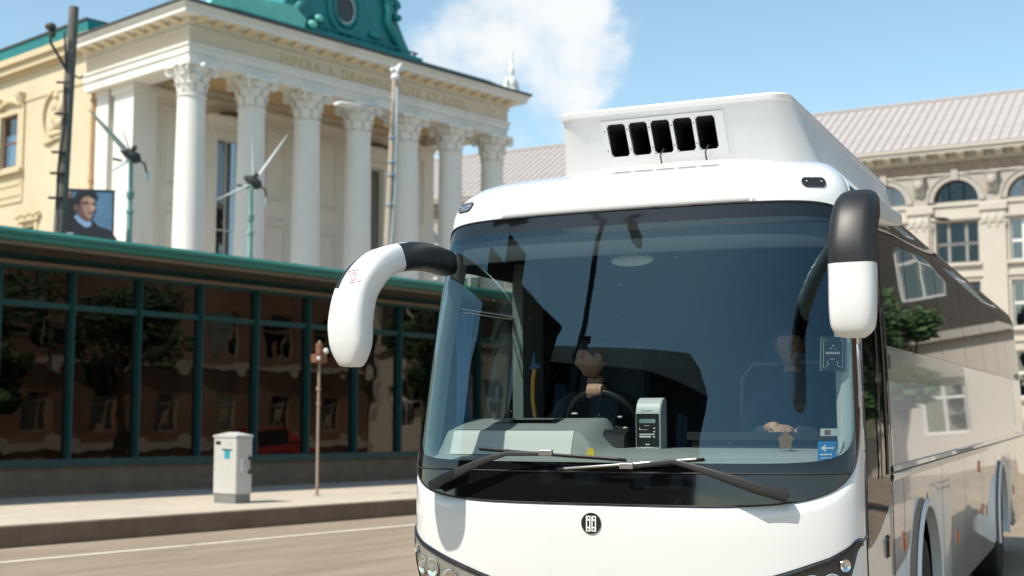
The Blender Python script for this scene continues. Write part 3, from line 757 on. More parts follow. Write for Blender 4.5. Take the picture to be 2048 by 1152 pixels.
def solid(o, t, lining=True):
    md = o.modifiers.new('thickness', 'SOLIDIFY'); md.thickness = t; md.offset = 1.0
    if lining: o.data.materials.append(M['lining']); md.material_offset = 1; md.material_offset_rim = 1
    return o
def shell_fix(o):                     # outward normals, so that the lining grows inwards
    me = o.data; c = Vector((0, 5.5, 1.6)); bm = bmesh.new(); bm.from_mesh(me)
    f = max(bm.faces, key=lambda f: f.calc_area()); d = f.calc_center_median() - c
    if abs(d.x) > 1.0 and f.normal.dot(Vector((d.x, 0, 0))) < 0 or abs(d.x) <= 1.0 and f.normal.dot(d) < 0: bmesh.ops.reverse_faces(bm, faces=bm.faces)
    bm.to_mesh(me); bm.free(); return o
paint = [M['white_paint']]
ZBOT = .36
lower = MB(); band(lower, cols_f, lambda s: ZBOT, lambda s: zb(s) if abs(s) < SW else ZC, 14)
o = lower.build('front_panel', M['white_paint'], K, 40, merge=1e-4); shell_fix(o); solid(o, -.025)
hd = MB(); rows = []
for s in cols_f:
    a = zt(s) if abs(s) < SW else ZC
    rows.append([P(s, a + (ZSH - a) * j / 4) for j in range(4)] + [PH(s, j / 12) for j in range(13)])
hd.grid(rows)
o = hd.build('header_panel', M['white_paint'], K, 40, merge=1e-4); shell_fix(o); solid(o, -.02)
pn = MB(); band(pn, cols_w, zb, zspl, 3); pn.build('cowl_panel', M['black_gloss'], K, 40)
fr_ = MB(); band(fr_, cols_w, zspl, lambda s: zbi(s), 2); band(fr_, cols_w, lambda s: zti(s), zt, 3)
fr_.build('windshield_border', M['frit'], K, 40)
gl_cols = [s for s in cols_w if abs(s) <= SWI]
gl_ = MB(); band(gl_, gl_cols, zbi, zti, 16)
gl_.build('windshield', M['windshield'], K, 60)
sq = MB()
sq.tube([P(s, ZSPL, .001) for s in cols_w if zb(s) < ZSPL - .002], .0045, 6)
sq.tube([P(s, zb(s), .001) for s in cols_w[2:-2]], .005, 6).tube([P(s, zt(s), .001) for s in cols_w[2:-2]], .006, 6)
sq.build('windshield_seal', M['rubber'], K, 60)
# sides
ARCH = ((2.68, .57), (8.65, .6))
def zlow(y):
    z = ZBOT
    for c, r in ARCH:
        if abs(y - c) < r: z = max(z, .5 + math.sqrt(r * r - (y - c) ** 2))
    return z
ycuts = {YC, .55, 1.45, 1.2, LEN, 4, 5.5, 6.5, 7.4, 10, 11}
for c, r in ARCH:
    for i in range(25): ycuts.add(round(c - r * cos(pi * i / 24), 4))
ycuts = sorted(ycuts)
SWIN = (.55, 1.45, 1.5, 2.5)
for sg in (-1, 1):
    sm = MB(); zr = [None, 1.2, 1.31, 1.5, 2.02, 2.27, 2.5, 2.62, 2.725]
    for ya, yb in zip(ycuts, ycuts[1:]):
        sa, sb = sg * (SF + ya - YC), sg * (SF + yb - YC)
        for j in range(8):
            if sg < 0 and SWIN[0] <= (ya + yb) / 2 <= SWIN[1] and j >= 3 and zr[j + 1] <= 2.5: continue
            za = (zlow(ya), zlow(yb)) if j == 0 else (zr[j], zr[j])
            sm.quad(P(sa, za[0]), P(sb, za[1]), P(sb, zr[j + 1]), P(sa, zr[j + 1]))
        ra = [PH(sa, t / 8) for t in range(9)]; rb = [PH(sb, t / 8) for t in range(9)]
        sm.grid([ra, rb])
    o = sm.build('side_panel', M['white_paint'], K, 40, merge=1e-4); shell_fix(o); solid(o, -.02)
rf = MB(); rows = []
allc = [-(SF + y - YC) for y in (LEN, 10, 8, 4, 2, 1)] + cols_f[::4] + [SF + y - YC for y in (1, 2, 4, 8, 10, LEN)]
for s in allc:
    p = PH(s, 1); r_ = []
    for k in range(5):
        q = k / 4; c = Vector((0, max(p.y, 1.3), p.z))
        v = p.lerp(c, q); v.z = p.z + .12 * (1 - (1 - q) ** 2) - .002; r_.append(v)
    rows.append(r_)
rf.grid(rows)
o = rf.build('roof_panel', M['gel'], K, 60, merge=1e-4)
bk_ = MB(); bk_.add([P(SF + LEN - YC, z) for z in (ZBOT, 1.4, 2.0, 2.7)] + [PH(SF + LEN - YC, 1)] + [Vector((0, LEN, 3.07))] + [PH(-(SF + LEN - YC), 1)] + [P(-(SF + LEN - YC), z) for z in (2.7, 2.0, 1.4, ZBOT)], [list(range(11))])
bk_.build('rear_panel', M['white_paint'], K)
MB().box(-.86, .86, .6, 11.3, .38, .95).box(-1.16, 1.16, .5, 2.0, .9, .96).box(-1.16, 1.16, 3.35, 7.9, .45, .96).box(-1.16, 1.16, 9.4, 11.4, .45, .96).box(-1.16, 1.16, 2.0, 3.35, 1.1, 1.14).box(-1.16, 1.16, 7.9, 9.4, 1.1, 1.14).build('underbody', M['lining'], K)
def PX(s, z, off=0.0): return P(s, z, off) if z <= ZSH else PH(s, (z - ZSH) / HH, off)
def patch(mb, s0, s1, lo, hi, off, ns=8, nz=6):
    lo = lo if callable(lo) else (lambda s, v=lo: v); hi = hi if callable(hi) else (lambda s, v=hi: v)
    rows = []
    for i in range(ns + 1):
        s = s0 + (s1 - s0) * i / ns; a, b = lo(s), hi(s)
        rows.append([PX(s, a + (b - a) * j / nz, off) for j in range(nz + 1)])
    mb.grid(rows); return mb
def sy(y, sg=1): return sg * (SF + y - YC)
# dark side windows, each pane on its own
panes = [(1.24, 2.3), (2.32, 4.0), (4.02, 5.7), (5.72, 7.4), (7.42, 9.1), (9.12, 10.4), (10.42, 12.3)]
for sg in (1, -1):
    for i, (a, b) in enumerate(panes):
        if sg < 0 and a < 1.5: a = 1.56
        mb = MB(); patch(mb, sy(a, sg), sy(b, sg), 2.03, 2.845, .005, 6, 14)
        mb.build('side_window', M['side_dark'], K, 60)
mb = MB(); patch(mb, -sy(.55), -sy(1.45), 1.5, 2.5, -.004, 6, 8); mb.build('driver_window', M['side_clear'], K, 60)
mb = MB()
for a, b, c, d in ((.5, 1.5, 2.245, 2.275), (.5, 1.5, 1.47, 1.51), (.5, 1.5, 2.49, 2.53), (.5, .56, 1.5, 2.5), (1.43, 1.5, 1.5, 2.5)): patch(mb, -sy(a), -sy(b), c, d, .004, 4, 2)
mb.build('driver_window_frame', M['black_plastic'], K, 60)
mb = MB(); mb.tube([P(-sy(.55), 2.262, -.03), P(-sy(1.45), 2.262, -.03)], .012, 6); mb.build('window_rail', M['alu'], K, 60)
mb = MB(); patch(mb, sy(1.22), sy(5.4), lambda s: 1.83 + .035 * (s - sy(1.22)) / 4.2, lambda s: 2.02 - .0 * s, .007, 10, 3); mb.build('side_trim_panel', M['grey_panel'], K, 60)
mb = MB(); patch(mb, sy(1.27), sy(1.32), 1.9, 1.98, .012, 3, 3); mb.build('side_lamp', M['black_plastic'], K)
for sg in (1, -1):
    mb = MB(); rows = []
    for i in range(13):
        s = sy(1.22 + (12.3 - 1.22) * i / 12, sg); rows.append([P(s, 1.285, 0), P(s, 1.292, .014), P(s, 1.318, .018), P(s, 1.326, .008), P(s, 1.334, .008), P(s, 1.342, .018), P(s, 1.366, .014), P(s, 1.372, 0)])
    mb.grid(rows); mb.build('belt_moulding', M['white_paint'], K, 40)
    mb = MB(); patch(mb, sy(1.22, sg), sy(12.3, sg), 1.327, 1.333, .0095, 10, 1); mb.build('belt_groove', M['black_plastic'], K)
    for c, r in ARCH:
        mb = MB(); rows = []
        for i in range(29):
            a = pi * (-.08 + 1.16 * i / 28)
            ring_ = []
            for dr, of in ((-.01, -.05), (-.01, .014), (.01, .024), (.032, .018), (.042, .003)):
                y = c - (r + dr) * cos(a); z = .5 + (r + dr) * sin(a); ring_.append(P(sy(y, sg), z, of))
            rows.append(ring_)
        mb.grid(rows); mb.build('wheel_arch', M['white_plastic'], K, 50)
    for y in (1.68, 3.5, 5.0, 6.5, 7.85, 9.5, 10.6):
        mb = MB(); patch(mb, sy(y, sg), sy(y + .008, sg), .4 if abs(y - 2.7) > .7 else .9, 1.285, .0015, 1, 3); mb.build('panel_seam', M['rubber'], K)
    for y, z in ((1.66, .93), (4.38, .72), (6.2, 1.17), (6.75, .75), (10.2, .75)):
        mb = MB(); rows = []
        for a, off in ((0, .003), (.008, .011), (.022, .013), (.036, .011), (.044, .003)): rows.append([P(sy(y + a - .03, sg), z - .055, .003)] + [P(sy(y + a - .03, sg), z + q, off) for q in (-.045, 0, .045)] + [P(sy(y + a - .03, sg), z + .055, .003)])
        mb.grid(rows); mb.build('side_marker', M['amber'], K, 60)
# front door, on the coach's left side (right in the picture)
mb = MB(); patch(mb, sy(.43), sy(1.19), .44, 1.32, .003, 6, 6); door = mb.build('front_door', M['white_paint'], K, 60)
mb = MB(); patch(mb, sy(.44), sy(1.185), lambda s: 1.0 + .2 * ((s - sy(.44)) / .745) ** 1.6, 2.80, .007, 8, 16); mb.build('door_glass', M['side_dark'], door, 60)
mb = MB(); patch(mb, sy(.80), sy(.845), 1.32, 2.6, .016, 1, 8); patch(mb, sy(1.03), sy(1.10), 1.33, 2.62, .012, 1, 8); patch(mb, sy(1.185), sy(1.225), .44, 2.8, .010, 1, 12)
mb.build('door_bar', M['black_plastic'], door)
mb = MB(); rows = []
for z, of, w in ((.90, .003, .05), (.91, .018, .045), (.99, .02, .05), (1.005, .018, .052), (1.02, .003, .05)): rows.append([P(sy(1.02 - w), z, .003), P(sy(1.02 - w * .8), z, of), P(sy(1.02 + w * .8), z, of), P(sy(1.02 + w), z, .003)])
mb.grid(rows); mb.build('door_handle', M['black_gloss'], door, 50)
mb = MB(); patch(mb, sy(.415), sy(.432), .4, 2.66, .0015, 1, 8); mb.build('door_seam', M['rubber'], K)
# wheels
tw = MB(); prof = []
for i in range(17):
    a = -pi / 2 + pi * i / 16; prof.append((.47 - .075 * (1 - abs(cos(a)) ** .45), .14 * sin(a)))
tyre_m = MB().lathe([(.30, -.14)] + prof + [(.30, .14)], 40); tyre_me = tyre_m.mesh('tyre', M['tyre'], 50)
rim_m = MB().lathe([(.30, -.13), (.31, .12), (.295, .135), (.285, .1), (.24, .06), (.2, .08), (.13, .1), (.12, .13), (.02, .135)], 32)
for k in range(10):
    a = 2 * pi * k / 10; rim_m.lathe([(.014, .07), (.014, .12), (.005, .125)], 6, .17 * cos(a), .17 * sin(a))
rim_me = rim_m.mesh('rim', M['steel'], 40)
for y, z in ((2.68, .47 - .0122 * 2.68), (8.65, .47 - .0122 * 8.65)):
    for sg in (1, -1):
        w = link('wheel', tyre_me, K, loc=(sg * 1.03, y, z)); w.rotation_euler = (0, sg * pi / 2, 0)
        link('rim', rim_me, w)
# headlights
for sg in (-1, 1):
    so, si = sg * (SF - .10), sg * .42
    def ax(s): return abs(plan(s)[0])
    def htop(s): return interp([(.4, .755), (.69, .835), (.91, .905), (1.08, .965), (1.155, 1.01), (1.185, 1.045)], ax(s))
    def hbot(s): return htop(s) - interp([(.4, .0), (.55, .14), (.75, .24), (.93, .28), (1.04, .27), (1.10, .22), (1.15, .13), (1.185, .012)], ax(s))
    mb = MB(); patch(mb, so, si, hbot, htop, .0035, 30, 5); h = mb.build('headlight', M['duct'] if sg > 0 else M['lamp_lit_grey'], K, 50)  # one housing is coloured pale as if lit, the other stays black
    mb = MB(); patch(mb, so, si, hbot, htop, .0085, 30, 5); mb.build('lens', M['lens'], h, 60)
    tr = MB(); n = 30
    loop = [P(so + (si - so) * i / n, htop(so + (si - so) * i / n), .004) for i in range(n + 1)]
    tr.tube(loop, .008, 6); tr.tube([P(so + (si - so) * i / n, hbot(so + (si - so) * i / n), .004) for i in range(n + 1)], .009, 6)
    tr.tube([p + Vector((0, .0, .015)) for p in loop], .004, 6)
    rows = []
    for i in range(n + 1):
        s = so + (si - so) * i / n; rows.append([P(s, htop(s), .0), P(s, htop(s), .0085)])
    tr.grid(rows); rows = []
    for i in range(n + 1):
        s = so + (si - so) * i / n; rows.append([P(s, hbot(s), .0), P(s, hbot(s), .0085)])
    tr.grid(rows)
    tr.tube([P(so + sg * (SF - abs(so)) * q, htop(so) + .02 * q, .0) for q in (0, .5, 1)], .007, 6)
    tr.build('trim', M['black_gloss'], h, 50)
    for ax_, dz, r_ in ((1.135, .055, .03), (1.08, .105, .05), (1.0, .085, .052), (.985, .19, .06), (.875, .1, .062), (.75, .095, .06)):
        x = sg * ax_; z0 = htop(s_of_x(x, .95)) - dz; c = Pxz(x, z0, .008)
        x_, y_, nx, ny = plan(s_of_x(x, z0)); n_ = Vector((nx, ny, .0)); t_ = Vector((-ny, nx, 0)); u_ = Vector((0, 0, 1))
        bw = MB(); rows = []
        for rr_, d in ((1, .0045), (.97, .0058), (.85, .0048), (.6, .002), (.42, .0)): rows.append([c + (t_ * cos(2 * pi * k / 20) + u_ * sin(2 * pi * k / 20)) * (r_ * rr_) + n_ * d for k in range(20)])
        bw.grid(rows, True); rf_ = bw.build('reflector', M['reflector'], h, 60)
        bb = MB(); bb.ball((0, 0, 0), (r_ * .42, r_ * .1, r_ * .42), 14, 10); q = bb.build('bulb', M['bulb'], rf_, 180); q.location = c
# badge
bx, bz = -.055, 1.122
def badge_pts(mb, pts, off):
    mb.add([Pxz(bx + p[0], bz + p[1], off) for p in pts], [list(range(len(pts)))])
mb = MB(); circ = [(.052 * cos(2 * pi * k / 40), .052 * sin(2 * pi * k / 40)) for k in range(40)]
badge_pts(mb, circ, .006)
mb.grid([[Pxz(bx + p[0], bz + p[1], 0) for p in circ], [Pxz(bx + p[0], bz + p[1], .006) for p in circ]], True)
bd = mb.build('badge', M['black_gloss'], K, 40)
mb = MB()
for x0 in (-.026, .003):
    for a, b, c, d in ((0, .006, -.04, .036), (.018, .024, -.04, .036), (.006, .018, .031, .036), (.006, .018, .013, .02), (.006, .018, -.04, -.035), (.006, .018, -.024, -.017), (.006, .009, .02, .031), (.015, .018, -.035, -.024)):
        badge_pts(mb, [(x0 + a, c), (x0 + b, c), (x0 + b, d), (x0 + a, d)], .0075)
mb.build('emblem', M['ink_white'], bd)
# marker lamps on the header
for sg in (-1, 1):
    s0 = s_of_x(sg * 1.0, 2.7); sg_ = 1
    def cap_pts(k, sc_=1.0, n=28):
        a = 2 * pi * k / n; e = .04 if cos(a) > 0 else -.04
        return (e + .024 * sc_ * cos(a) if abs(cos(a)) > 1e-6 else 0, .024 * sc_ * sin(a))
    def cpt(k, scale, off): u, v = cap_pts(k, scale); return PH(s0 + u, .23 + v / (HH * pi / 2), off)
    mb = MB(); n = 28
    mb.grid([[cpt(k, 1.25, .0) for k in range(n)], [cpt(k, 1.2, .008) for k in range(n)], [cpt(k, 1.0, .008) for k in range(n)]], True)
    ml = mb.build('marker_lamp', M['black_plastic'], K, 40)
    mb = MB(); mb.add([cpt(k, 1.0, .006) for k in range(n)], [list(range(n))]); mb.build('lens', M['mirror_black'] if sg > 0 else M['steel'], ml)
    mb = MB()
    for e in (-.042, .042): p = PH(s0 + e, .23, .009); mb.ball(p, .006, 8, 6)
    mb.build('screw', M['chrome'], ml, 180)
# wipers
def wiper(arm, blade, sg):
    mb = MB()
    pts = [Pxz(*a) for a in arm]
    rows = []
    for p, w, t in zip(pts, (.027, .026, .017, .012, .011), (.015, .015, .01, .007, .006)):
        i = pts.index(p); tg = (pts[min(i + 1, 4)] - pts[max(i - 1, 0)]).normalized(); n_ = Vector((0, -1, .1)); n_ = (n_ - tg * n_.dot(tg)).normalized(); u_ = tg.cross(n_)
        rows.append([p + u_ * (w * math.copysign(abs(cos(a)) ** .5, cos(a))) + n_ * (t * math.copysign(abs(sin(a)) ** .5, sin(a))) for a in [2 * pi * (k + .5) / 16 for k in range(16)]])
    mb.grid(rows, True)
    mb.add([v for v in rows[0]], [list(range(16))]); mb.add([v for v in rows[-1]], [list(range(16))])
    d0 = (pts[1] - pts[0]).normalized(); b0 = pts[0] + d0 * .03; mb.tube([b0, b0 + Vector((0, .06, 0))], .026, 12)
    wp = mb.build('wiper', M['black_plastic'], K, 40)
    bl = MB(); n = 12; bp = [Pxz(blade[0][0] + (blade[1][0] - blade[0][0]) * i / n, blade[0][1] + (blade[1][1] - blade[0][1]) * i / n, .02) for i in range(n + 1)]
    bl.tube(bp, .006, 6); bl.tube([p + Vector((0, -.012, .008)) for p in bp], .0045, 6)
    bl.build('blade', M['rubber'], wp, 60)
    fr2 = MB(); j = pts[4]
    for a, b in ((.05, .95), (.2, .8)):
        q = [Pxz(blade[0][0] + (blade[1][0] - blade[0][0]) * t, blade[0][1] + (blade[1][1] - blade[0][1]) * t, .032 + .03 * sin(pi * (t - a) / (b - a))) for t in [a + (b - a) * i / 10 for i in range(11)]]
        fr2.tube([v + Vector((0, 0, .008)) for v in q], .006, 6)
    fr2.build('blade_frame', M['alu'] if sg > 0 else M['black_plastic'], wp, 60)
    jb = MB(); jb.box(-.035, .035, -.014, .014, -.013, .016); jo = jb.build('joint', M['steel'], wp); jo.location = j + Vector((0, -.008, .004)); bevel(jo, .004)
wiper([(-.965, 1.283, .05), (-.86, 1.325, .085), (-.62, 1.425, .085), (-.5, 1.46, .08), (-.28, 1.462, .062)], [(-.69, 1.478), (.13, 1.43)], -1)
wiper([(.90, 1.272, .05), (.76, 1.315, .085), (.52, 1.395, .085), (.38, 1.432, .08), (.15, 1.402, .062)], [(-.23, 1.378), (.52, 1.437)], 1)
mb = MB()
for x in (-1.0, .93): mb.lathe([(.03, 0), (.03, .02), (.02, .05), (.0, .052)], 14)
# mirrors
def loft(path, N, n=24, p=3.4):
    pts = [Vector(q[0]) for q in path]; rows = []
    for i, (c, a, b) in enumerate(path):
        t = (pts[min(i + 1, len(pts) - 1)] - pts[max(i - 1, 0)]).normalized()
        e1 = (N - t * N.dot(t)).normalized(); e2 = t.cross(e1)
        rows.append([Vector(c) + e1 * (a * math.copysign(abs(cos(2 * pi * k / n)) ** (2 / p), cos(2 * pi * k / n))) + e2 * (b * math.copysign(abs(sin(2 * pi * k / n)) ** (2 / p), sin(2 * pi * k / n))) for k in range(n)])
    return rows
def smooth_path(path, m=5):
    out_ = []; n = len(path)
    def cr(a, b, c, d, t): return .5 * ((2 * b) + (-a + c) * t + (2 * a - 5 * b + 4 * c - d) * t * t + (-a + 3 * b - 3 * c + d) * t ** 3)
    for i in range(n - 1):
        q = [path[max(i - 1, 0)], path[i], path[i + 1], path[min(i + 2, n - 1)]]
        for k in range(m):
            t = k / m
            c = Vector([cr(*[x[0][d] for x in q], t) for d in range(3)])
            out_.append((c, max(.004, cr(*[x[1] for x in q], t)), max(.004, cr(*[x[2] for x in q], t))))
    out_.append((Vector(path[-1][0]), path[-1][1], path[-1][2])); return out_
def faces_mesh(rows, pred):
    mb = MB(); n = len(rows[0])
    if pred(len(rows) - 2, 0): mb.add(rows[-1], [list(range(n))])
    for i in range(len(rows) - 1):
        for k in range(n):
            if pred(i, k): mb.quad(rows[i][k], rows[i][(k + 1) % n], rows[i + 1][(k + 1) % n], rows[i + 1][k])
    return mb
pathL = smooth_path([((-1.07, .42, 2.505), .06, .07), ((-1.03, .1, 2.505), .066, .072), ((-1.005, -.2, 2.475), .075, .074), ((-1.05, -.39, 2.415), .092, .078), ((-1.115, -.475, 2.29), .104, .08), ((-1.14, -.5, 2.14), .11, .08), ((-1.14, -.5, 2.05), .108, .079), ((-1.138, -.498, 1.995), .1, .074), ((-1.136, -.496, 1.945), .079, .064), ((-1.135, -.495, 1.91), .058, .05), ((-1.135, -.495, 1.90), .04, .035)])
rows = loft(pathL, Vector((1, -.12, .15)).normalized()); nr = len(rows)
isarm = lambda i, k: i < 12 - (2 if k in range(4, 9) else 0)
OUT_K = (7, 8, 9, 10, 11, 12, 13, 14, 15)
outer = lambda i, k: 11 <= i < 21 and k in OUT_K
isarm0 = isarm; isarm = lambda i, k: isarm0(i, k) and not outer(i, k)
lm = faces_mesh(rows, lambda i, k: not isarm(i, k) and not outer(i, k)).build('side_mirror', M['white_plastic'], K, 55, label='side mirror on a long curved arm with a black upper section')
faces_mesh(rows, isarm).build('mirror_arm', M['mirror_black'], lm, 55)
faces_mesh(rows, outer).build('mirror_cap', M['mirror_black'], lm, 55)
mg = MB(); mg.prism([(-.07, -.13), (.07, -.13), (.07, .14), (-.07, .14)], 'y', 0, .004); q = mg.build('mirror_glass', M['chrome'], lm); q.location = (-1.155, -.43, 2.1)
pathR = smooth_path([((1.130, 0.960, 2.67), .016, .02), ((1.340, 0.780, 2.645), .024, .03), ((1.345, 0.350, 2.61), .04, .05), ((1.341, -0.122, 2.58), .07, .075), ((1.340, -0.370, 2.53), .094, .09), ((1.333, -0.460, 2.38), .1, .092), ((1.333, -0.470, 2.24), .1, .092), ((1.330, -0.470, 2.1), .098, .09), ((1.327, -0.465, 2.02), .088, .078), ((1.325, -0.460, 1.985), .055, .05)])
rows = loft(pathR, Vector((1, 0.05, 0)).normalized())
def zc_(i): return pathR[i][0].z
ra = faces_mesh(rows, lambda i, k: zc_(i) < 2.31 and i > 20).build('side_mirror', M['white_plastic'], K, 55, label='side mirror with a half black head hanging from a short arm')
faces_mesh(rows, lambda i, k: zc_(i) >= 2.31 and i >= 17 or (i <= 20 and i >= 17)).build('mirror_cap', M['mirror_black'], ra, 55)
faces_mesh(rows, lambda i, k: i < 17).build('mirror_arm', M['gel'], ra, 55)
# lettered mark on the left mirror
lg = MB()
def lpt(u, v): return Vector((-1.213 + u, -.405 + .10 * u, 2.345 + v))
from mathutils.bvhtree import BVHTree
bvh = BVHTree.FromPolygons([v.co for v in lm.data.vertices], [list(p.vertices) for p in lm.data.polygons])
eye = KM.inverted() @ Vector((0, 0, 1.6)); mdir = (KM.inverted().to_3x3() @ view_dir(709, 553)).normalized()
hitp = bvh.ray_cast(eye, mdir)[0]
def decal(parent, name, quads, m, up, right, off):       # flat print laid onto the shell it sits on
    mb = MB()
    for q in quads:
        vs = []
        for u, v in q:
            p = hitp + right * u + up * v - mdir * .3; h = bvh.ray_cast(p, mdir); n_ = h[1] if h[1].dot(mdir) < 0 else -h[1]; vs.append(h[0] + n_ * off)
        mb.add(vs, [list(range(len(vs)))])
    return mb.build(name, m, parent, 'keep' if False else None)
rgt = mdir.cross(Vector((0, 0, 1))).normalized(); upv = rgt.cross(mdir).normalized(); tl = R(-12)
rgt, upv = rgt * cos(tl) - upv * sin(tl) * -1 * -1, upv * cos(tl) + rgt * sin(tl)
def rect(a, b, c, d): return [(a, c), (b, c), (b, d), (a, d)]
decal(lm, 'mark_border', [rect(-.026, -.004, -.031, -.027), rect(.006, .026, -.031, -.027), rect(-.026, .026, .027, .031), rect(-.026, -.0225, -.027, .027), rect(.0225, .026, -.027, .027)], M['ink_grey_dark'], upv, rgt, .0015)
decal(lm, 'mirror_mark', [rect(-.018, -.0145, -.02, .02), rect(-.018, -.008, -.02, -.016), rect(-.006, .003, .016, .02), [(-.001, .016), (.003, .016), (-.002, -.02), (-.006, -.02)], rect(.006, .0095, -.02, .02), rect(.014, .0175, -.02, .02), [(.0095, .02), (.0095, .012), (.014, -.02), (.014, -.012)]], M['ink_red'], upv, rgt, .0018)
# roof air unit
acb = MB(); rows = []
def rrect(z, yf, yb, hw, rad, n=8):
    pts = []
    for cx, cy, a0 in ((hw - rad, yf + rad, -pi / 2), (hw - rad, yb - rad, 0), (-hw + rad, yb - rad, pi / 2), (-hw + rad, yf + rad, pi)):
        for k in range(n + 1): a = a0 + pi / 2 * k / n; pts.append((cx + rad * cos(a), cy + rad * sin(a), z))
    return pts
levels = [(2.8, 1.66, 5.4, .96, .30), (2.96, 1.54, 5.2, .89, .27), (3.1, 1.465, 5.1, .825, .23), (3.25, 1.375, 5.0, .77, .18), (3.455, 1.255, 4.9, .712, .13), (3.458, 1.243, 4.92, .719, .12), (3.482, 1.236, 4.9, .717, .11), (3.494, 1.24, 4.88, .71, .10), (3.50, 1.27, 4.8, .68, .08)]
for l in levels: rows.append(rrect(*l))
o_ = len(acb.v); acb.grid(rows, True); nn = len(rows[0])
acb.f.append([k for k in range(nn)][::-1]); acb.m.append(0); acb.f.append([(len(rows) - 1) * nn + k for k in range(nn)]); acb.m.append(0)
ac_me = acb.mesh('air_unit', M['gel'], None)
tmp = bpy.data.objects.new('tmp_air', ac_me); col.objects.link(tmp)
def face_y(z): return interp([(3.1, 1.465), (3.25, 1.375), (3.455, 1.255)], z)
cut = MB(); ducts = []
for i in range(5):
    x0 = -.405 + i * .139; x1 = x0 + .118; z0, z1 = 3.225, 3.405; c = .016
    pts = [(x0 + c, z0), (x1 - c, z0), (x1, z0 + c), (x1, z1 - c), (x1 - c, z1), (x0 + c, z1), (x0, z1 - c), (x0, z0 + c)]
    ducts.append((x0, x1, z0, z1)); cut.prism(pts, 'y', 1.1, 1.75)
ct = bpy.data.objects.new('tmp_cut', cut.mesh('tmp_cut', M['duct'])); col.objects.link(ct)
bm_ = tmp.modifiers.new('b', 'BOOLEAN'); bm_.operation = 'DIFFERENCE'; bm_.object = ct; bm_.solver = 'EXACT'; bm_.material_mode = 'TRANSFER'
me = bpy.data.meshes.new_from_object(tmp.evaluated_get(bpy.context.evaluated_depsgraph_get()))
bpy.data.objects.remove(tmp); bpy.data.objects.remove(ct)
me.name = 'air_unit'; me.shade_smooth(); me.set_sharp_from_angle(angle=R(30))
au = link('air_unit', me, K, loc=(-.018, 0, 0))
fp = MB(); off = .008
def ftile(x0, x1, z0, z1):
    a = face_y(z0) - off; b = face_y(z1) - off
    fp.add([(x0, a, z0), (x1, a, z0), (x1, b, z1), (x0, b, z1), (x0, a + .03, z0), (x1, a + .03, z0), (x1, b + .03, z1), (x0, b + .03, z1)], [(0, 1, 2, 3), (0, 4, 5, 1), (1, 5, 6, 2), (2, 6, 7, 3), (3, 7, 4, 0)])
ftile(-.44, .325, 3.19, 3.222); ftile(-.44, .325, 3.408, 3.425)
edges = [-.44] + [v for d in ducts for v in d[:2]] + [.325]
for i in range(0, len(edges), 2):
    for z0, z1 in ((3.222, 3.315), (3.315, 3.408)): ftile(edges[i], edges[i + 1], z0, z1)
fo = fp.build('vent_frame', M['white_plastic'], au)
sb = MB()
for i in range(5):
    for z in (3.26, 3.37):
        x = (edges[2 * i] + edges[2 * i + 1]) / 2; sb.ball((x, face_y(z) - off, z), .005, 6, 4)
sb.build('bolt', M['dark_metal'], fo)
for i in (2, 4):
    x0, x1 = ducts[i][:2]; x = x0 + .06
    MB().tube([(x, 1.5, 3.25), (x - .004, 1.37, 3.245), (x - .012, 1.33, 3.2), (x - .006, 1.36, 3.1), (x, 1.36, 2.98)], .005, 6).build('cable', M['rubber'], au, 60)
for sg in (-1, 1):
    b_ = MB(); b_.ball((sg * .72, 1.95, 3.3), .02, 8, 6); b_.ball((sg * .725, 1.95, 3.35), .013, 8, 6); b_.build('latch', M['chrome'], au, 180)

# ---- inside the coach
def gy(x, z): return Pxz(max(-1.17, min(1.17, x)), z).y
db_ = MB(); rows = []
nx_ = 90
def sstep(a, b, x): t = max(0, min(1, (x - a) / (b - a))); return t * t * (3 - 2 * t)
for i in range(nx_ + 1):
    x = -1.14 + 2.28 * i / nx_; r_ = []
    y0 = gy(x, 1.42) + .035
    hump = sstep(-1.11, -1.03, x) * (1 - sstep(-.27, -.10, x)); hump2 = .0
    yh = max(y0 + .14, .3 + .06 * abs(x + .6))
    for (dy, z, hz) in ((0, 1.365, 0), (.012, 1.395, 0), (.035, 1.412, 0), (.07, 1.42, 0.0), (.11, 1.425, .004), (.118, 1.43, .01), (.135, 1.436, .047), (.155, 1.442, .087), (.164, 1.444, .1), (.172, 1.446, .105), (.182, 1.448, .108), (.35, 1.46, .134), (.5, 1.464, .155), (.6, 1.464, .157), (.66, 1.455, .1), (.7, 1.44, .02), (.72, 1.3, 0), (.73, 1.0, 0)):
        r_.append((x, y0 + dy + (yh - .14 - y0) * min(1, dy / .1) * hump, z + .014 * min(1, dy / .05) + hz * hump))
    rows.append(r_)
db_.grid(rows)
cv = MB(); cvr = [[Vector(q) + Vector((0, -.003, .003)) for q in r_[4:11]] for r_, x in zip(rows, [-1.14 + 2.28 * i / nx_ for i in range(nx_ + 1)]) if -1.0 < x < -.275]; cv.grid(cvr)
dsh = db_.build('dashboard', M['dash'], K, 28)
cv.build('dash_fascia', M['dash_cover'], dsh, 28); MB().tube([q[-1] for q in cvr], .0022, 5).build('dash_seam', M['rubber'], dsh, 60)
mb = MB(); mb.tube([(-1.0 + .9 * t, gy(-1.0 + .9 * t, 1.42) + .035 + .175 + max(0, (max(gy(-1.0 + .9 * t, 1.42) + .175, .3 + .06 * abs(-.4 + .9 * t)) - .175 - gy(-1.0 + .9 * t, 1.42))), 1.597 - .01 * sstep(.75, .95, t)) for t in [i / 20 for i in range(18)]], .0025, 5); 
mb = MB(); mb.box(-.76, -.46, .5, .66, 1.628, 1.6365).box(-.82, -.76, .5, .53, 1.628, 1.638); mb.build('dash_vent', M['dash_dark'], dsh)
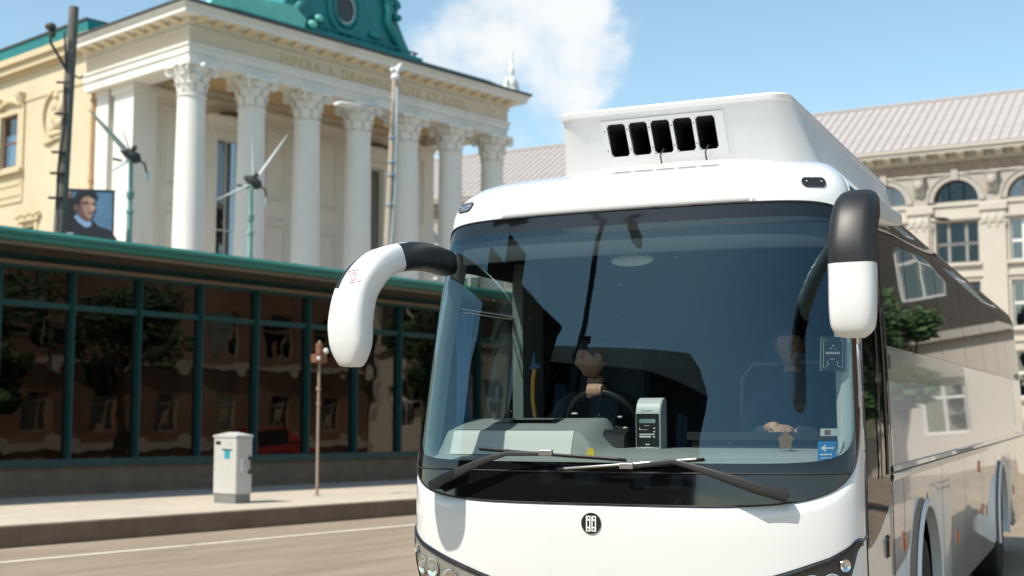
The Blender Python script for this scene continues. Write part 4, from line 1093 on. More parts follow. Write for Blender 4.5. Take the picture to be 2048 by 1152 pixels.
tagm = MB(); tagm.prism([(-.155, 1.445), (-.105, 1.445), (-.115, 1.485), (-.14, 1.485)], 'y', gy(-.13, 1.45) + .16, gy(-.13, 1.45) + .165); tagm.build('yellow_tag', M['yellow_tag'], dsh)
for sg in (-1, 1):
    mb = MB(); rows = []
    for j in range(15):
        z = 1.38 + 1.25 * j / 14; sA = SWI - .012 - .05 * (1 - sup((z - 1.38) / 1.25 - 1, 3)) * 0
        inn = .055 + .12 * max(0, 1 - (z - 1.38) / .1) ** 2
        rows.append([P(sg * (SWI + .02), z, -.01), P(sg * (SWI - .02), z, -.012), P(sg * (SWI - inn), z, -.03), P(sg * (SWI - inn + .01), z, -.075), P(sg * (SWI + .05), z, -.11)])
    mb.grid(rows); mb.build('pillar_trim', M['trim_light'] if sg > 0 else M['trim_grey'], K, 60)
mb = MB(); mb.box(-1.13, -1.06, 1.45, 1.78, .96, 2.6).build('door_post', M['trim_grey'], K)
mb = MB()
rows = []
for i in range(41):
    x = -1.0 + 2.05 * i / 40; y1 = gy(x, 2.6) + .05
    rows.append([(x, y1, 2.615), (x, y1 + .01, 2.56), (x, y1 + .005, 2.50), (x, y1 + .012, 2.492), (x, y1 + .02, 2.50), (x, y1 + .03, 2.62)])
mb.grid(rows); mb.build('sun_visor', M['visor'], K, 60)
mb = MB(); mb.ball((.03, .42, 2.47), (.12, .02, .035), 18, 10).tube([(.03, .43, 2.5), (.03, .47, 2.6)], .008, 6).build('inner_mirror', M['trim_light'], K, 60)
mb = MB(); rows = []
for j in range(12):
    z = 2.24 - .78 * j / 11
    rows.append([(-1.10 + .012 * sin(k * 1.9), .60 + .028 * k * (1 - .35 * sin(pi * j / 11)) , z) for k in range(9)])
mb.grid(rows); mb.build('curtain', M['curtain'], K, 60)
mb = MB(); mb.tube([(-.82, 1.1, 1.45), (-.825, 1.1, 1.62), (-.842, 1.1, 1.74), (-.84, 1.1, 1.86), (-.828, 1.1, 1.925)], .013, 8).build('grab_rail', M['yellow'], K, 60)
mb = MB(); mb.prism([(-.86, 1.925), (-.79, 1.93), (-.8, 1.96), (-.82, 1.955), (-.83, 2.03), (-.845, 1.96)], 'y', 1.09, 1.11).build('rail_bracket', M['curtain'], K)
# seats
def seat_meshes():
    a = MB(); a.prism([(0, 0), (.46, -.02), (.48, .1), (.02, .13)], 'x', -.23, .23)
    b = MB(); rows = []
    for j in range(9):
        t = j / 8; z = .1 + .78 * t; y = .42 + .16 * t; w = .235 - .05 * max(0, t - .7) / .3
        rows.append([(-w, y + .05, z), (-w * .9, y - .01, z), (0, y, z), (w * .9, y - .01, z), (w, y + .05, z), (w * .9, y + .11, z), (-w * .9, y + .11, z)])
    b.grid(rows, True); b.add(rows[-1], [list(range(7))])
    return a.mesh('seat_cushion', M['seat'], 40), b.mesh('seat_back', M['seat'], 50)
sa_me, sb_me = seat_meshes()
def seat(x, y, z, sx=1.0):
    s_ = link('passenger_seat', sa_me, K, loc=(x, y, z)); s_.scale = (sx, 1, 1)
    link('seat_back', sb_me, s_)
seat(-.5, 1.02, 1.22); seat(.68, .95, 1.22, 1.08)
for r_ in range(9):
    for x in (-.95, -.48, .48, .95): seat(x, 2.35 + r_ * .88, 1.2)
MB().box(.28, 1.05, .62, .66, 1.0, 1.52).box(.26, 1.08, .6, .68, 1.52, 1.56).build('front_partition', M['lining'], K)
MB().tube([(.34, 1.42, 1.4), (.35, 1.42, 1.86), (.42, 1.42, 1.94), (.95, 1.42, 1.945), (1.1, 1.42, 1.945)], .012, 8).build('seat_rail', M['trim_grey'], K, 60)
# steering wheel
SWC = Vector((-.305, .86, 1.60)); tilt = R(48)
ux, uy_ = Vector((1, 0, 0)), Vector((0, -cos(tilt) * .5 - .1, sin(tilt) + .1)).normalized()
RW = .205
mb = MB(); mb.tube([SWC + (ux * cos(a) + uy_ * sin(a)) * RW for a in [2 * pi * k / 48 for k in range(49)]], .0165, 10, False)
sw_ = mb.build('steering_wheel', M['mirror_black'], K, 180)
mb = MB(); nrm_ = ux.cross(uy_)
for a in (R(200), R(340), R(270)):
    mb.tube([SWC + (ux * cos(a) + uy_ * sin(a)) * .05, SWC + (ux * cos(a) + uy_ * sin(a)) * RW], [.024, .014], 8)
mb.ball(tuple(SWC), (.075, .04, .06), 14, 8)
mb.tube([SWC, (-.305, .6, 1.35)], .04, 10)
mb.build('spokes', M['mirror_black'], sw_, 60)
MB().prism([(.5, 1.44), (.52, 1.545), (.6, 1.575), (.70, 1.56), (.72, 1.44)], 'x', -.56, -.06).build('instrument_binnacle', M['black_plastic'], K, 30)
gl2 = MB()
for x, z, w in ((-.44, 1.66, .022), (-.17, 1.64, .016), (-.14, 1.58, .016), (-.36, 1.6, .016), (-.26, 1.6, .014)): gl2.ball((x, .76, z), (w, .012, .007), 8, 5)
gl2.build('switches', M['machine'], K, 180)
# stickers on the windshield
def sticker(name, x0, x1, z0, z1, m, off, parent=None, label=None, n=4):
    mb = MB(); mb.grid([[Pxz(x0 + (x1 - x0) * i / n, z, off) for z in (z0, z1)] for i in range(n + 1)])
    return mb.build(name, m, parent or K, None, label)
st = sticker('sticker', 1.035, 1.115, 1.435, 1.525, M['ink_blue'], -.006, None, 'blue square sticker with a white arrow')
def on_glass(pts, off, mb): mb.add([Pxz(p[0], p[1], off) for p in pts], [list(range(len(pts)))])
mb = MB(); cz = 1.493; cx = 1.075
on_glass([(cx - .028, cz), (cx - .008, cz + .016), (cx - .004, cz + .011), (cx - .012, cz + .004), (cx - .012, cz - .004), (cx - .004, cz - .011), (cx - .008, cz - .016)], -.0045, mb)
on_glass([(cx - .014, cz - .004), (cx + .022, cz - .003), (cx + .022, cz + .003), (cx - .014, cz + .004)], -.0042, mb); on_glass([(cx + .022, cz - .005), (cx + .028, cz - .005), (cx + .028, cz + .006), (cx + .022, cz + .004)], -.0042, mb)
rr = random.Random(5); x = cx - .03
while x < cx + .028:
    w = rr.uniform(.004, .009)
    if rr.random() > .15: on_glass([(x, 1.459), (x + w, 1.459), (x + w, 1.466 + rr.uniform(0, .002)), (x, 1.466)], -.0045, mb)
    if rr.random() > .1: on_glass([(x + .003, 1.444), (x + w, 1.444), (x + w, 1.45), (x + .003, 1.45)], -.0045, mb)
    x += w + .0015
mb.build('print', M['ink_white'], st)
st = sticker('sticker', 1.035, 1.15, 1.86, 2.03, M['ink_black'], -.006, None, 'black notice with a thin white border')
mb = MB()
for i, g in enumerate((.004, .016)):
    a, b, c, d = 1.035 + g, 1.15 - g, 1.86 + g, 2.03 - g; w = .002
    for q in ((a, b, c, c + w), (a, b, d - w, d), (a, a + w, c, d), (b - w, b, c, d)): on_glass([(q[0], q[2]), (q[1], q[2]), (q[1], q[3]), (q[0], q[3])], -.0045, mb)
rr = random.Random(9)
x = 1.062
while x < 1.122: w = rr.uniform(.004, .008); on_glass([(x, 1.944), (x + w, 1.944), (x + w, 1.955), (x, 1.955)], -.0045, mb); x += w + .002
for q in ((1.083, 1.972, .01, .004), (1.093, 1.985, .008, .006), (1.1, 1.97, .008, .003), (1.092, 1.92, .02, .003), (1.072, 1.9, .003, .022), (1.112, 1.9, .003, .022), (1.066, 1.885, .006, .004), (1.118, 1.885, .006, .005)): on_glass([(q[0] - q[2] / 2, q[1] - q[3] / 2), (q[0] + q[2] / 2, q[1] - q[3] / 2), (q[0] + q[2] / 2, q[1] + q[3] / 2), (q[0] - q[2] / 2, q[1] + q[3] / 2)], -.0045, mb)
mb.build('print', M['ink_grey'], st)
st = sticker('sticker', 1.045, 1.125, 1.55, 1.585, M['trim_light'], -.006, None, 'small pale sticker with an olive print')
mb = MB(); on_glass([(1.062, 1.556), (1.088, 1.556), (1.088, 1.579), (1.062, 1.579)], -.0045, mb); mb.build('print', M['brown_sign'], st)

# ------------------------------------------------------------------ things standing in the coach
def in_coach(o): o.matrix_world = KM @ o.matrix_world; return o
tmz = thing('ticket_machine', 'pale grey ticket machine with dark front standing on the dashboard', 'ticket machine', (.09, .46, 1.474))
tmz.rotation_euler = (0, 0, R(-3)); bpy.context.view_layer.update(); in_coach(tmz)
H_, D_, Wm = .268, .10, .068
side = [(0, 0), (D_, 0), (D_, H_ - .012), (D_ - .012, H_), (.062, H_), (.036, H_ - .012), (.014, H_ - .04), (.002, H_ - .075)]
bd_ = MB().prism(side, 'x', -Wm, Wm).build('housing', M['machine'], tmz, 30); bevel(bd_, .004)
MB().prism([(p[0] * .9 + .004, p[1] * .97 + .002) for p in side], 'x', Wm - .002, Wm + .003).build('side_cover', M['machine_side'], tmz, 30)
MB().prism([(-.0025, .012), (-.0025, H_ - .083), (.004, H_ - .083), (.004, .012)], 'x', -Wm + .005, Wm - .005).build('front_plate', M['ink_black'], tmz)
fx = lambda mb, a, b, c, d, y=-.004: mb.box(a, b, y, -.0025, c, d)
fx(sm_ := MB(), -.045, .045, .135, .157); scn = sm_.build('display', M['screen'], tmz)
sm_ = MB(); fx(sm_, .012, .018, .139, .147, -.0048); fx(sm_, .03, .04, .139, .153, -.0048); sm_.build('digits', M['ink_grey'], scn)
sm_ = MB()
for a, b, c, d in ((-.045, .04, .074, .080), (-.045, .018, .061, .069), (.03, .042, .061, .067), (.033, .043, .106, .112), (.033, .043, .088, .094), (-.02, .01, .121, .123), (-.045, -.041, .1, .112), (-.041, 0, .1, .102), (-.012, .012, .022, .027)): fx(sm_, a, b, c, d)
sm_.build('print', M['ink_white'], tmz)
sm_ = MB(); sm_.add([(-.034, .0015, .203), (-.022, .003, .21), (-.026, .0012, .203), (-.022, .0005, .196)], [(0, 1, 2), (0, 2, 3)]); o = sm_.build('logo', M['ink_teal'], tmz); o.location.y = -.004
sm_ = MB(); rr = random.Random(2); x = -.014
while x < .02: w = rr.uniform(.003, .005); sm_.box(x, x + w, -.0005, .0005, .2, .2045); x += w + .001
o = sm_.build('name_print', M['ink_grey'], tmz)
sm_ = MB(); sm_.tube([(-.035, -.008, .006), (-.02, -.012, .004), (0, -.013, .007), (.02, -.012, .004), (.035, -.008, .006)], .006, 6); sm_.build('coin_tray', M['machine'], tmz, 60)

orn = MB(); pts = []
for k in range(10):
    a = pi / 2 + 2 * pi * k / 10; r_ = (.05, .032)[k % 2] * (1 + .12 * sin(k * 2.3)); pts.append((r_ * cos(a) * .95, r_ * sin(a) * 1.05 + .045))
orn.prism(pts, 'y', -.004, .004)
oo = tag(orn.build('paper_leaf', M['leaf_paper']), 'brown leaf shaped paper ornament propped on the dashboard by the blue sticker', 'ornament')
oo.location = (.83, .40, 1.476); bpy.context.view_layer.update(); in_coach(oo)

# ------------------------------------------------------------------ people
def skin_mesh(verts, edges, radii, root, levels=1):
    me = bpy.data.meshes.new('tmp'); me.from_pydata([tuple(v) for v in verts], edges, [])
    ob = bpy.data.objects.new('tmp', me); col.objects.link(ob)
    ob.modifiers.new('skin', 'SKIN'); s = ob.modifiers.new('sub', 'SUBSURF'); s.levels = levels; s.render_levels = levels
    for i, r_ in enumerate(radii):
        d = me.skin_vertices[0].data[i]; d.radius = r_ if isinstance(r_, tuple) else (r_, r_); d.use_root = (i == root)
    m2 = bpy.data.meshes.new_from_object(ob.evaluated_get(bpy.context.evaluated_depsgraph_get()))
    bpy.data.objects.remove(ob); return m2
def chain(J, names):
    return [J[n] for n in names]
def build_skel(J, bones, rad, root, levels=1):
    names = list(J); idx = {n: i for i, n in enumerate(names)}
    return skin_mesh([J[n] for n in names], [(idx[a], idx[b]) for a, b in bones], [rad[n] for n in names], idx[root], levels)
def head_mesh(mb, c, yaw, pitch=0.0):
    """head with brow, nose, lips, chin and ears; faces -y before yaw"""
    Mx = Matrix.Translation(c) @ Matrix.Rotation(yaw, 4, 'Z') @ Matrix.Rotation(pitch, 4, 'X')
    n, m = 56, 44; rows = []
    def g(u, v, cu, cv, su, sv_): return math.exp(-((u - cu) / su) ** 2 - ((v - cv) / sv_) ** 2)
    for i in range(m + 1):
        th = pi * i / m; r_ = []
        for k in range(n):
            ph = 2 * pi * k / n
            d = Vector((sin(th) * sin(ph), -sin(th) * cos(ph), cos(th)))
            x, y, z = d.x * .074, d.y * .094, d.z * .118
            if z < 0: x *= 1 - .22 * (-d.z) ** 1.3; y *= 1 - .06 * (-d.z)
            if d.y > 0 and z < -.02: y *= 1 - .35 * min(1, (-z - .02) / .08)
            f = max(0, -d.y)
            u, v = x, z
            fw = 0
            fw += .024 * g(u, v, 0, -.024, .012, .014) + .013 * g(u, v, 0, .002, .008, .022) + .005 * (g(u, v, .012, -.03, .008, .008) + g(u, v, -.012, -.03, .008, .008))
            fw -= .012 * (g(u, v, .03, .012, .015, .011) + g(u, v, -.03, .012, .015, .011))
            fw += .006 * (g(u, v, .028, .03, .022, .009) + g(u, v, -.028, .03, .022, .009))
            fw += .007 * g(u, v, 0, -.052, .018, .005) + .007 * g(u, v, 0, -.063, .016, .006) - .004 * g(u, v, 0, -.0575, .02, .0022)
            fw += .010 * g(u, v, 0, -.092, .02, .014) - .004 * g(u, v, 0, -.076, .025, .006)
            fw += .005 * (g(u, v, .042, -.02, .018, .018) + g(u, v, -.042, -.02, .018, .018))
            y -= fw * (f ** .5 if f > 0 else 0)
            r_.append(Mx @ Vector((x, y, z)))
        rows.append(r_)
    mb.grid(rows, True)
    for sx in (-1, 1):
        pts = [Mx @ Vector((sx * (.076 + .006 * sin(t)), .014 + .016 * cos(t * 1.0), -.004 + .03 * sin(t))) for t in [2 * pi * k / 14 for k in range(15)]]
        mb.tube(pts, .0065, 6)
        mb.ball(tuple(Mx @ Vector((sx * .072, .012, -.004))), (.01, .016, .024), 8, 6)
    return Mx
def fist(mb, c, fwd, across, up):
    """hand closed over a rim: palm behind, four fingers curled over the front, thumb under"""
    c = Vector(c)
    def pt(a, f, u): return c + across * a + fwd * f + up * u
    pal = []
    mb.tube([pt(-.036, -.03, .02), pt(-.018, -.034, .026), pt(.004, -.035, .027), pt(.026, -.033, .024), pt(.038, -.03, .018)], [.018, .0195, .02, .019, .016], 10)
    mb.tube([pt(-.03, -.055, .012), pt(0, -.06, .015), pt(.03, -.055, .01)], [.02, .024, .018], 10)
    for i, (a, ln) in enumerate(((-.036, .94), (-.0125, 1.06), (.0115, 1.0), (.0335, .82))):
        r_ = (.0105, .011, .0105, .0095)[i]
        mb.tube([pt(a, -.034, .02), pt(a, -.012 * ln, .036), pt(a * 1.02, .014 * ln, .034), pt(a * 1.03, .029 * ln, .013), pt(a * 1.02, .026 * ln, -.013 * ln), pt(a, .010, -.024 * ln)], [r_ * 1.15, r_ * 1.2, r_ * 1.1, r_ * 1.02, r_ * .95, r_ * .7], 10)
    mb.tube([pt(-.035, -.05, .0), pt(-.05, -.028, -.012), pt(-.045, -.006, -.024), pt(-.025, .008, -.029)], [.016, .0135, .012, .009], 10)
def hand_open(mb, c, d, across, up):
    c = Vector(c)
    def pt(a, f, u): return c + across * a + d * f + up * u
    mb.tube([pt(0, -.03, 0), pt(0, .0, .004), pt(0, .035, .004), pt(0, .06, 0)], [.024, .032, .036, .026], 10)
    for i, (a, ln) in enumerate(((-.032, .062), (-.011, .074), (.011, .07), (.031, .055))):
        r_ = .0088
        mb.tube([pt(a * .9, .045, .002), pt(a, .045 + ln * .45, .004), pt(a, .045 + ln * .78, -.010), pt(a * .98, .045 + ln * .92, -.028)], [r_ * 1.1, r_, r_ * .95, r_ * .8], 8)
    mb.tube([pt(-.03, -.005, 0), pt(-.05, .022, -.004), pt(-.052, .046, -.01), pt(-.044, .062, -.014)], [.014, .012, .0105, .008], 8)
def person(label, J, rad, bones, head_c, yaw, pitch, hands, cloth, hair_fn, voxel=.0065):
    mb = MB(); me = build_skel(J, bones, rad, 'pelvis')
    mb.add([v.co for v in me.vertices], [list(p.vertices) for p in me.polygons]); bpy.data.meshes.remove(me)
    Mx = head_mesh(mb, Vector(head_c), yaw, pitch)
    for h in hands: h(mb)
    o = mb.build('person', M['skin'], None, None)
    rm_ = o.modifiers.new('remesh', 'REMESH'); rm_.mode = 'VOXEL'; rm_.voxel_size = voxel; rm_.use_smooth_shade = True
    sm2 = o.modifiers.new('smooth', 'SMOOTH'); sm2.iterations = 2; sm2.factor = .4
    me2 = bpy.data.meshes.new_from_object(o.evaluated_get(bpy.context.evaluated_depsgraph_get()))
    o.modifiers.clear(); o.data = me2; me2.name = 'person'; me2.shade_smooth()
    tag(o, label, 'person')
    bm = bmesh.new(); bm.from_mesh(me2); bm.normal_update()
    nz_, wl_, wr_ = J['neck'].z + .015, J['wrl'], J['wrr']
    def worn(c): return c.z < nz_ and (c - wl_).dot((J['ell'] - wl_).normalized()) > .012 - 9 * ((c - wl_).length > .16) and (c - wr_).dot((J['elr'] - wr_).normalized()) > .012 - 9 * ((c - wr_).length > .16)
    bmesh.ops.delete(bm, geom=[f for f in bm.faces if not worn(f.calc_center_median())], context='FACES')
    for v in bm.verts: v.co += v.normal * (.011 + .003 * sin(v.co.z * 60 + v.co.x * 35))
    cm = bpy.data.meshes.new('jacket'); bm.to_mesh(cm); bm.free(); cm.materials.clear(); cm.materials.append(cloth['mat']); cm.shade_smooth(); link('jacket', cm, o)
    hb = MB(); rows = []
    for i in range(14):
        th = pi * .56 * i / 13; rw = []
        for k in range(32):
            ph = 2 * pi * k / 32; front = max(0, cos(ph)); t2 = th * (1 - .40 * min(1, front * 1.6) ** .8 * hair_fn)
            d = Vector((sin(t2) * sin(ph), -sin(t2) * cos(ph), cos(t2))); bump_ = 1 + .02 * sin(ph * 9) * sin(th * 7)
            rw.append(Mx @ Vector((d.x * .079 * bump_, d.y * .099 * bump_ + .002, d.z * .125 * bump_)))
        rows.append(rw)
    hb.grid(rows, True); hb.build('hair', M['hair'], o, 60)
    for sx in (-1, 1):
        eb = MB(); eb.ball(tuple(Mx @ Vector((sx * .03, -.0725, .011))), (.0085, .0085, .0055), 10, 8); eb.build('eye', M['eye'], o, 180)
    bpy.context.view_layer.update(); in_coach(o); return o
V = Vector
BONES = [('pelvis', 'belly'), ('belly', 'chest'), ('chest', 'neck'), ('neck', 'skull'), ('chest', 'shl'), ('shl', 'ell'), ('ell', 'wrl'), ('chest', 'shr'), ('shr', 'elr'), ('elr', 'wrr'), ('pelvis', 'hipl'), ('hipl', 'knl'), ('knl', 'anl'), ('anl', 'tol'), ('pelvis', 'hipr'), ('hipr', 'knr'), ('knr', 'anr'), ('anr', 'tor')]
RAD = dict(pelvis=(.14, .11), belly=(.135, .1), chest=(.15, .11), neck=.055, skull=.05, shl=.062, ell=.042, wrl=.028, shr=.062, elr=.042, wrr=.028, hipl=.085, knl=.06, anl=.042, tol=.035, hipr=.085, knr=.06, anr=.042, tor=.035)
CL = ['pelvis', 'belly', 'chest', 'neck', 'shl', 'ell', 'wrl', 'shr', 'elr', 'wrr', 'hipl', 'knl', 'hipr', 'knr']
# driver: left hand (right in the picture for us) on top of the wheel, looking towards his right
top = SWC + uy_ * RW + V((-.0, 0, 0)); a_h = R(93); hp = SWC + (ux * cos(a_h) + uy_ * sin(a_h)) * RW
dx = -.515; YD = -.2
JD = dict(pelvis=V((dx, 1.380, 1.34)), belly=V((dx, 1.380, 1.5)), chest=V((dx, 1.350, 1.70)), neck=V((dx, 1.300, 1.83)), skull=V((dx, 1.275, 1.90)),
          shl=V((dx + .19, 1.330, 1.72)), ell=V((dx + .25, 1.100, 1.60)), wrl=hp + V((.01, .085, .022)), shr=V((dx - .19, 1.330, 1.72)), elr=V((dx - .27, 1.160, 1.52)), wrr=V((dx - .02, 0.940, 1.47)),
          hipl=V((dx + .1, 1.320, 1.33)), knl=V((dx + .14, 0.880, 1.34)), anl=V((dx + .12, 0.780, 1.0)), tol=V((dx + .12, 0.660, .98)), hipr=V((dx - .1, 1.320, 1.33)), knr=V((dx - .14, 0.880, 1.34)), anr=V((dx - .12, 0.780, 1.0)), tor=V((dx - .12, 0.660, .98)))
cl_d = {k: 1 for k in CL}; cl_d['mat'] = M['cloth_black']
person('driver in black looking sideways with one hand on top of the steering wheel', JD, RAD, BONES, (dx + .005, 1.23, 1.985), R(-52), R(4),
       [lambda mb: fist(mb, hp, (V((0, -1, .15))).normalized(), V((1, 0, 0)), V((0, .15, 1)).normalized()), lambda mb: hand_open(mb, V((dx, .93, 1.465)), V((.6, -.8, 0)).normalized(), V((.8, .6, 0)).normalized(), V((0, 0, 1)))], cl_d, .95)
px = .69
JP = dict(pelvis=V((px, 1.3, 1.36)), belly=V((px, 1.3, 1.52)), chest=V((px, 1.27, 1.72)), neck=V((px, 1.22, 1.87)), skull=V((px, 1.2, 1.95)),
          shl=V((px + .19, 1.25, 1.75)), ell=V((px + .26, 1.12, 1.52)), wrl=V((px + .07, .9, 1.56)), shr=V((px - .19, 1.25, 1.75)), elr=V((px - .26, 1.12, 1.52)), wrr=V((px - .07, .9, 1.56)),
          hipl=V((px + .1, 1.26, 1.36)), knl=V((px + .12, .84, 1.40)), anl=V((px + .12, .8, 1.02)), tol=V((px + .12, .7, .99)), hipr=V((px - .1, 1.26, 1.36)), knr=V((px - .12, .84, 1.40)), anr=V((px - .12, .8, 1.02)), tor=V((px - .12, .7, .99)))
cl_p = {k: 1 for k in CL}; cl_p['mat'] = M['cloth_navy']
person('seated passenger in navy clothes with hands in lap behind the windshield', JP, RAD, BONES, (px, 1.16, 2.035), R(8), R(4),
       [lambda mb: hand_open(mb, V((px + .045, .86, 1.56)), V((-.75, -.65, 0)).normalized(), V((-.65, .75, 0)).normalized(), V((0, 0, 1))), lambda mb: hand_open(mb, V((px - .045, .85, 1.575)), V((.75, -.65, 0)).normalized(), V((.65, .75, 0)).normalized() * -1, V((0, 0, 1)))], cl_p, .9)

mb = MB(); mb.ball(tuple(P(-sy(.6), 1.47, .03)), (.03, .05, .045), 12, 8); mb.build('side_repeater', M['white_plastic'], K, 180)

# ------------------------------------------------------------------ street furniture
cab = thing('utility_cabinet', 'pale grey utility cabinet with a dark handle standing on the pavement', 'utility cabinet', (-4.71, 23.01, .28), R(52.5))
CA, CB_ = .36, .58
MB().box(.015, CA - .015, .015, CB_ - .015, 0, .16).build('plinth', M['plinth'], cab)
bd_ = MB().box(0, CA, 0, CB_, .16, 1.12).build('housing', M['cabinet'], cab); bevel(bd_, .012)
ld = MB(); ld.box(-.015, CA + .015, -.015, CB_ + .015, 1.12, 1.16)
ld.add([(-.015, -.015, 1.16), (CA + .015, -.015, 1.16), (CA + .015, CB_ + .015, 1.16), (-.015, CB_ + .015, 1.16), (CA / 2, CB_ * .3, 1.215), (CA / 2, CB_ * .7, 1.215)], [(0, 1, 4), (1, 2, 5, 4), (2, 3, 5), (3, 0, 4, 5)])
bevel(ld.build('lid', M['cabinet'], cab), .008)
dr_ = MB().box(.025, CA - .025, -.008, 0, .2, 1.09).build('door', M['cabinet'], cab); bevel(dr_, .004)
hm = MB(); hm.box(.27, .315, -.04, -.008, .74, .80).box(.27, .315, -.04, -.008, .50, .56).tube([(.30, -.035, .52), (.30, -.05, .56), (.30, -.05, .74), (.30, -.035, .78)], .014, 8); hm.build('handle', M['black_plastic'], dr_)
hm = MB(); hm.box(.09, .15, -.014, -.008, .54, .76); hm.build('plate', M['lamp_white'], dr_); hm = MB(); hm.ball((.19, -.012, .70), .012, 8, 6); hm.build('lock', M['dark_metal'], dr_)
hm = MB(); hm.box(-.003, 0, .16, .3, .76, .90); hm.build('sticker', M['ink_teal'], cab); hm = MB(); hm.box(-.0035, 0, .10, .36, .90, .925).box(-.003, 0, .4, .53, 1.0, 1.06); hm.build('notice', M['ink_black'], cab)
hm = MB()
for a, b, c, d in ((.12, .2, .98, 1.0), (.1, .18, 1.02, 1.04), (.14, .22, .82 + .2, 1.05), (.2, .32, .3, .315)): hm.box(-.003, 0, a, b, c, d)
hm.build('notice', M['ink_grey'], cab)

sp_ = thing('sign_post', 'thin rusty post with a small brown box near its top on the pavement', 'post', (-3.697, 25.626, .28), R(52.5))
po = MB(); po.tube([(0, 0, 0), (0, 0, 1.3), (.01, 0, 2.95)], [.03, .028, .025], 10); po.lathe([(.045, 2.0), (.045, 2.06)], 10); po.lathe([(.042, 1.72), (.042, 1.76)], 10); po.lathe([(.09, 0), (.08, .015), (.04, .02)], 12); po.build('pole', M['rust'], sp_, 40)
po = MB(); po.box(-.16, .13, -.09, .06, 2.52, 2.68).box(-.04, .05, -.06, .06, 2.68, 2.9); q = po.build('box', M['brown_sign'], sp_); bevel(q, .015)
po = MB(); po.ball((.1, -.08, 2.75), .055, 10, 8).ball((-.11, -.1, 2.6), .04, 10, 8); po.build('lamp', M['lamp_white'], sp_, 180)

p1 = thing('utility_pole', 'dark weathered utility pole leaning in front of the yellow building', 'utility pole', (-12.80, 36.81, 0))
d_ = lambda x, y, z: (x + 12.80, y - 36.81, z)
po = MB(); po.tube([(0, 0, 0), d_(-12.638, 37.025, 7.12), d_(-12.513, 37.188, 13.5)], [.2, .175, .135], 14); po.build('pole', M['wood_pole'], p1, 60)
po = MB(); po.tube([d_(-12.50, 37.1, 11.4), d_(-12.75, 36.9, 11.9), d_(-12.95, 36.65, 12.3), d_(-12.95, 36.6, 12.6)], .045, 6).tube([d_(-12.52, 37.1, 11.0), d_(-12.62, 37.0, 11.7), d_(-12.66, 36.9, 12.7)], .03, 6).tube([d_(-12.45, 37.15, 11.5), d_(-12.3, 37.3, 11.45), d_(-12.25, 37.35, 11.55)], .03, 6)
po.ball(d_(-12.95, 36.6, 12.75), (.16, .16, .12), 10, 8).ball(d_(-12.9, 36.62, 12.55), (.1, .1, .12), 8, 6); po.build('bracket_arm', M['dark_metal'], p1, 60)
po = MB(); rr = random.Random(4)
po.tube([d_(-12.7 + .05 * sin(z * 2) + (z - 7) * .02, 36.85 + (z - 7) * .025, z) for z in [7 + i * .35 for i in range(13)]], .022, 5)
for z in (7.9, 8.6, 9.2, 10.3, 11.2): po.box(*[v for p in zip((-.05 + (z - 7) * .025 - .08, -.1 + (z - 7) * .03, z), (.16 + (z - 7) * .025 + .08, .1, z + .05)) for v in p])
po.build('cable', M['rubber'], p1, 60)

p2 = thing('utility_pole', 'tan pole with a white head and side lamp in front of the white columns', 'utility pole', (-4.62, 47.4, 0))
d_ = lambda x, y, z: (x + 4.62, y - 47.4, z)
po = MB(); po.tube([(0, 0, 0), d_(-4.475, 47.66, 8.07), d_(-4.284, 47.913, 14.2)], [.16, .135, .105], 14); po.build('pole', M['pale_pole'], p2, 60)
po = MB(); po.tube([d_(-4.36, 47.6, 8), d_(-4.24, 47.75, 10), d_(-4.2, 47.8, 13.9)], .055, 6)
for z in (9.5, 10.6, 11.1, 12.0): po.lathe([(.17, z), (.17, z + .07)], 10, *d_(-4.475 + (z - 8) * .031, 47.66 + (z - 8) * .041, 0)[:2])
po.tube([d_(-4.38, 47.8, 12.95), d_(-4.9, 47.1, 13.05), d_(-5.4, 46.5, 12.85)], .03, 6).tube([d_(-4.38, 47.8, 12.5), d_(-4.9, 47.1, 12.75), d_(-5.4, 46.5, 12.82)], .03, 6).tube([d_(-4.36, 47.8, 13.4), d_(-4.7, 47.35, 13.45), d_(-5.1, 46.8, 13.1)], .02, 6)
po.build('lamp_arm', M['steel'], p2, 60)
po = MB(); e1 = Vector((-5.3, 46.55, 12.84)); e2 = Vector((-6.1, 45.5, 12.74)); rows = []
for t, w, h in ((0, .06, .04), (.15, .14, .07), (.5, .2, .09), (.9, .2, .08), (1, .16, .05)):
    c = e1.lerp(e2, t); dd = (e2 - e1).normalized(); s_ = Vector((-dd.y, dd.x, 0)).normalized()
    rows.append([Vector(d_(*(c + s_ * (w * cos(a)) + Vector((0, 0, h * sin(a)))))) for a in [2 * pi * k / 12 for k in range(12)]])
po.grid(rows, True); po.add(rows[-1], [list(range(12))]); po.build('lamp_head', M['lamp_white'], p2, 60)
po = MB(); po.ball(d_(-4.27, 47.92, 14.3), (.17, .17, .16), 10, 8).tube([d_(-4.3, 47.9, 14.35), d_(-4.2, 47.98, 14.6), d_(-4.08, 48.1, 14.85)], [.13, .14, .05], 8).ball(d_(-4.36, 47.85, 14.55), (.12, .12, .1), 8, 6); po.build('pole_head', M['lamp_white'], p2, 60)

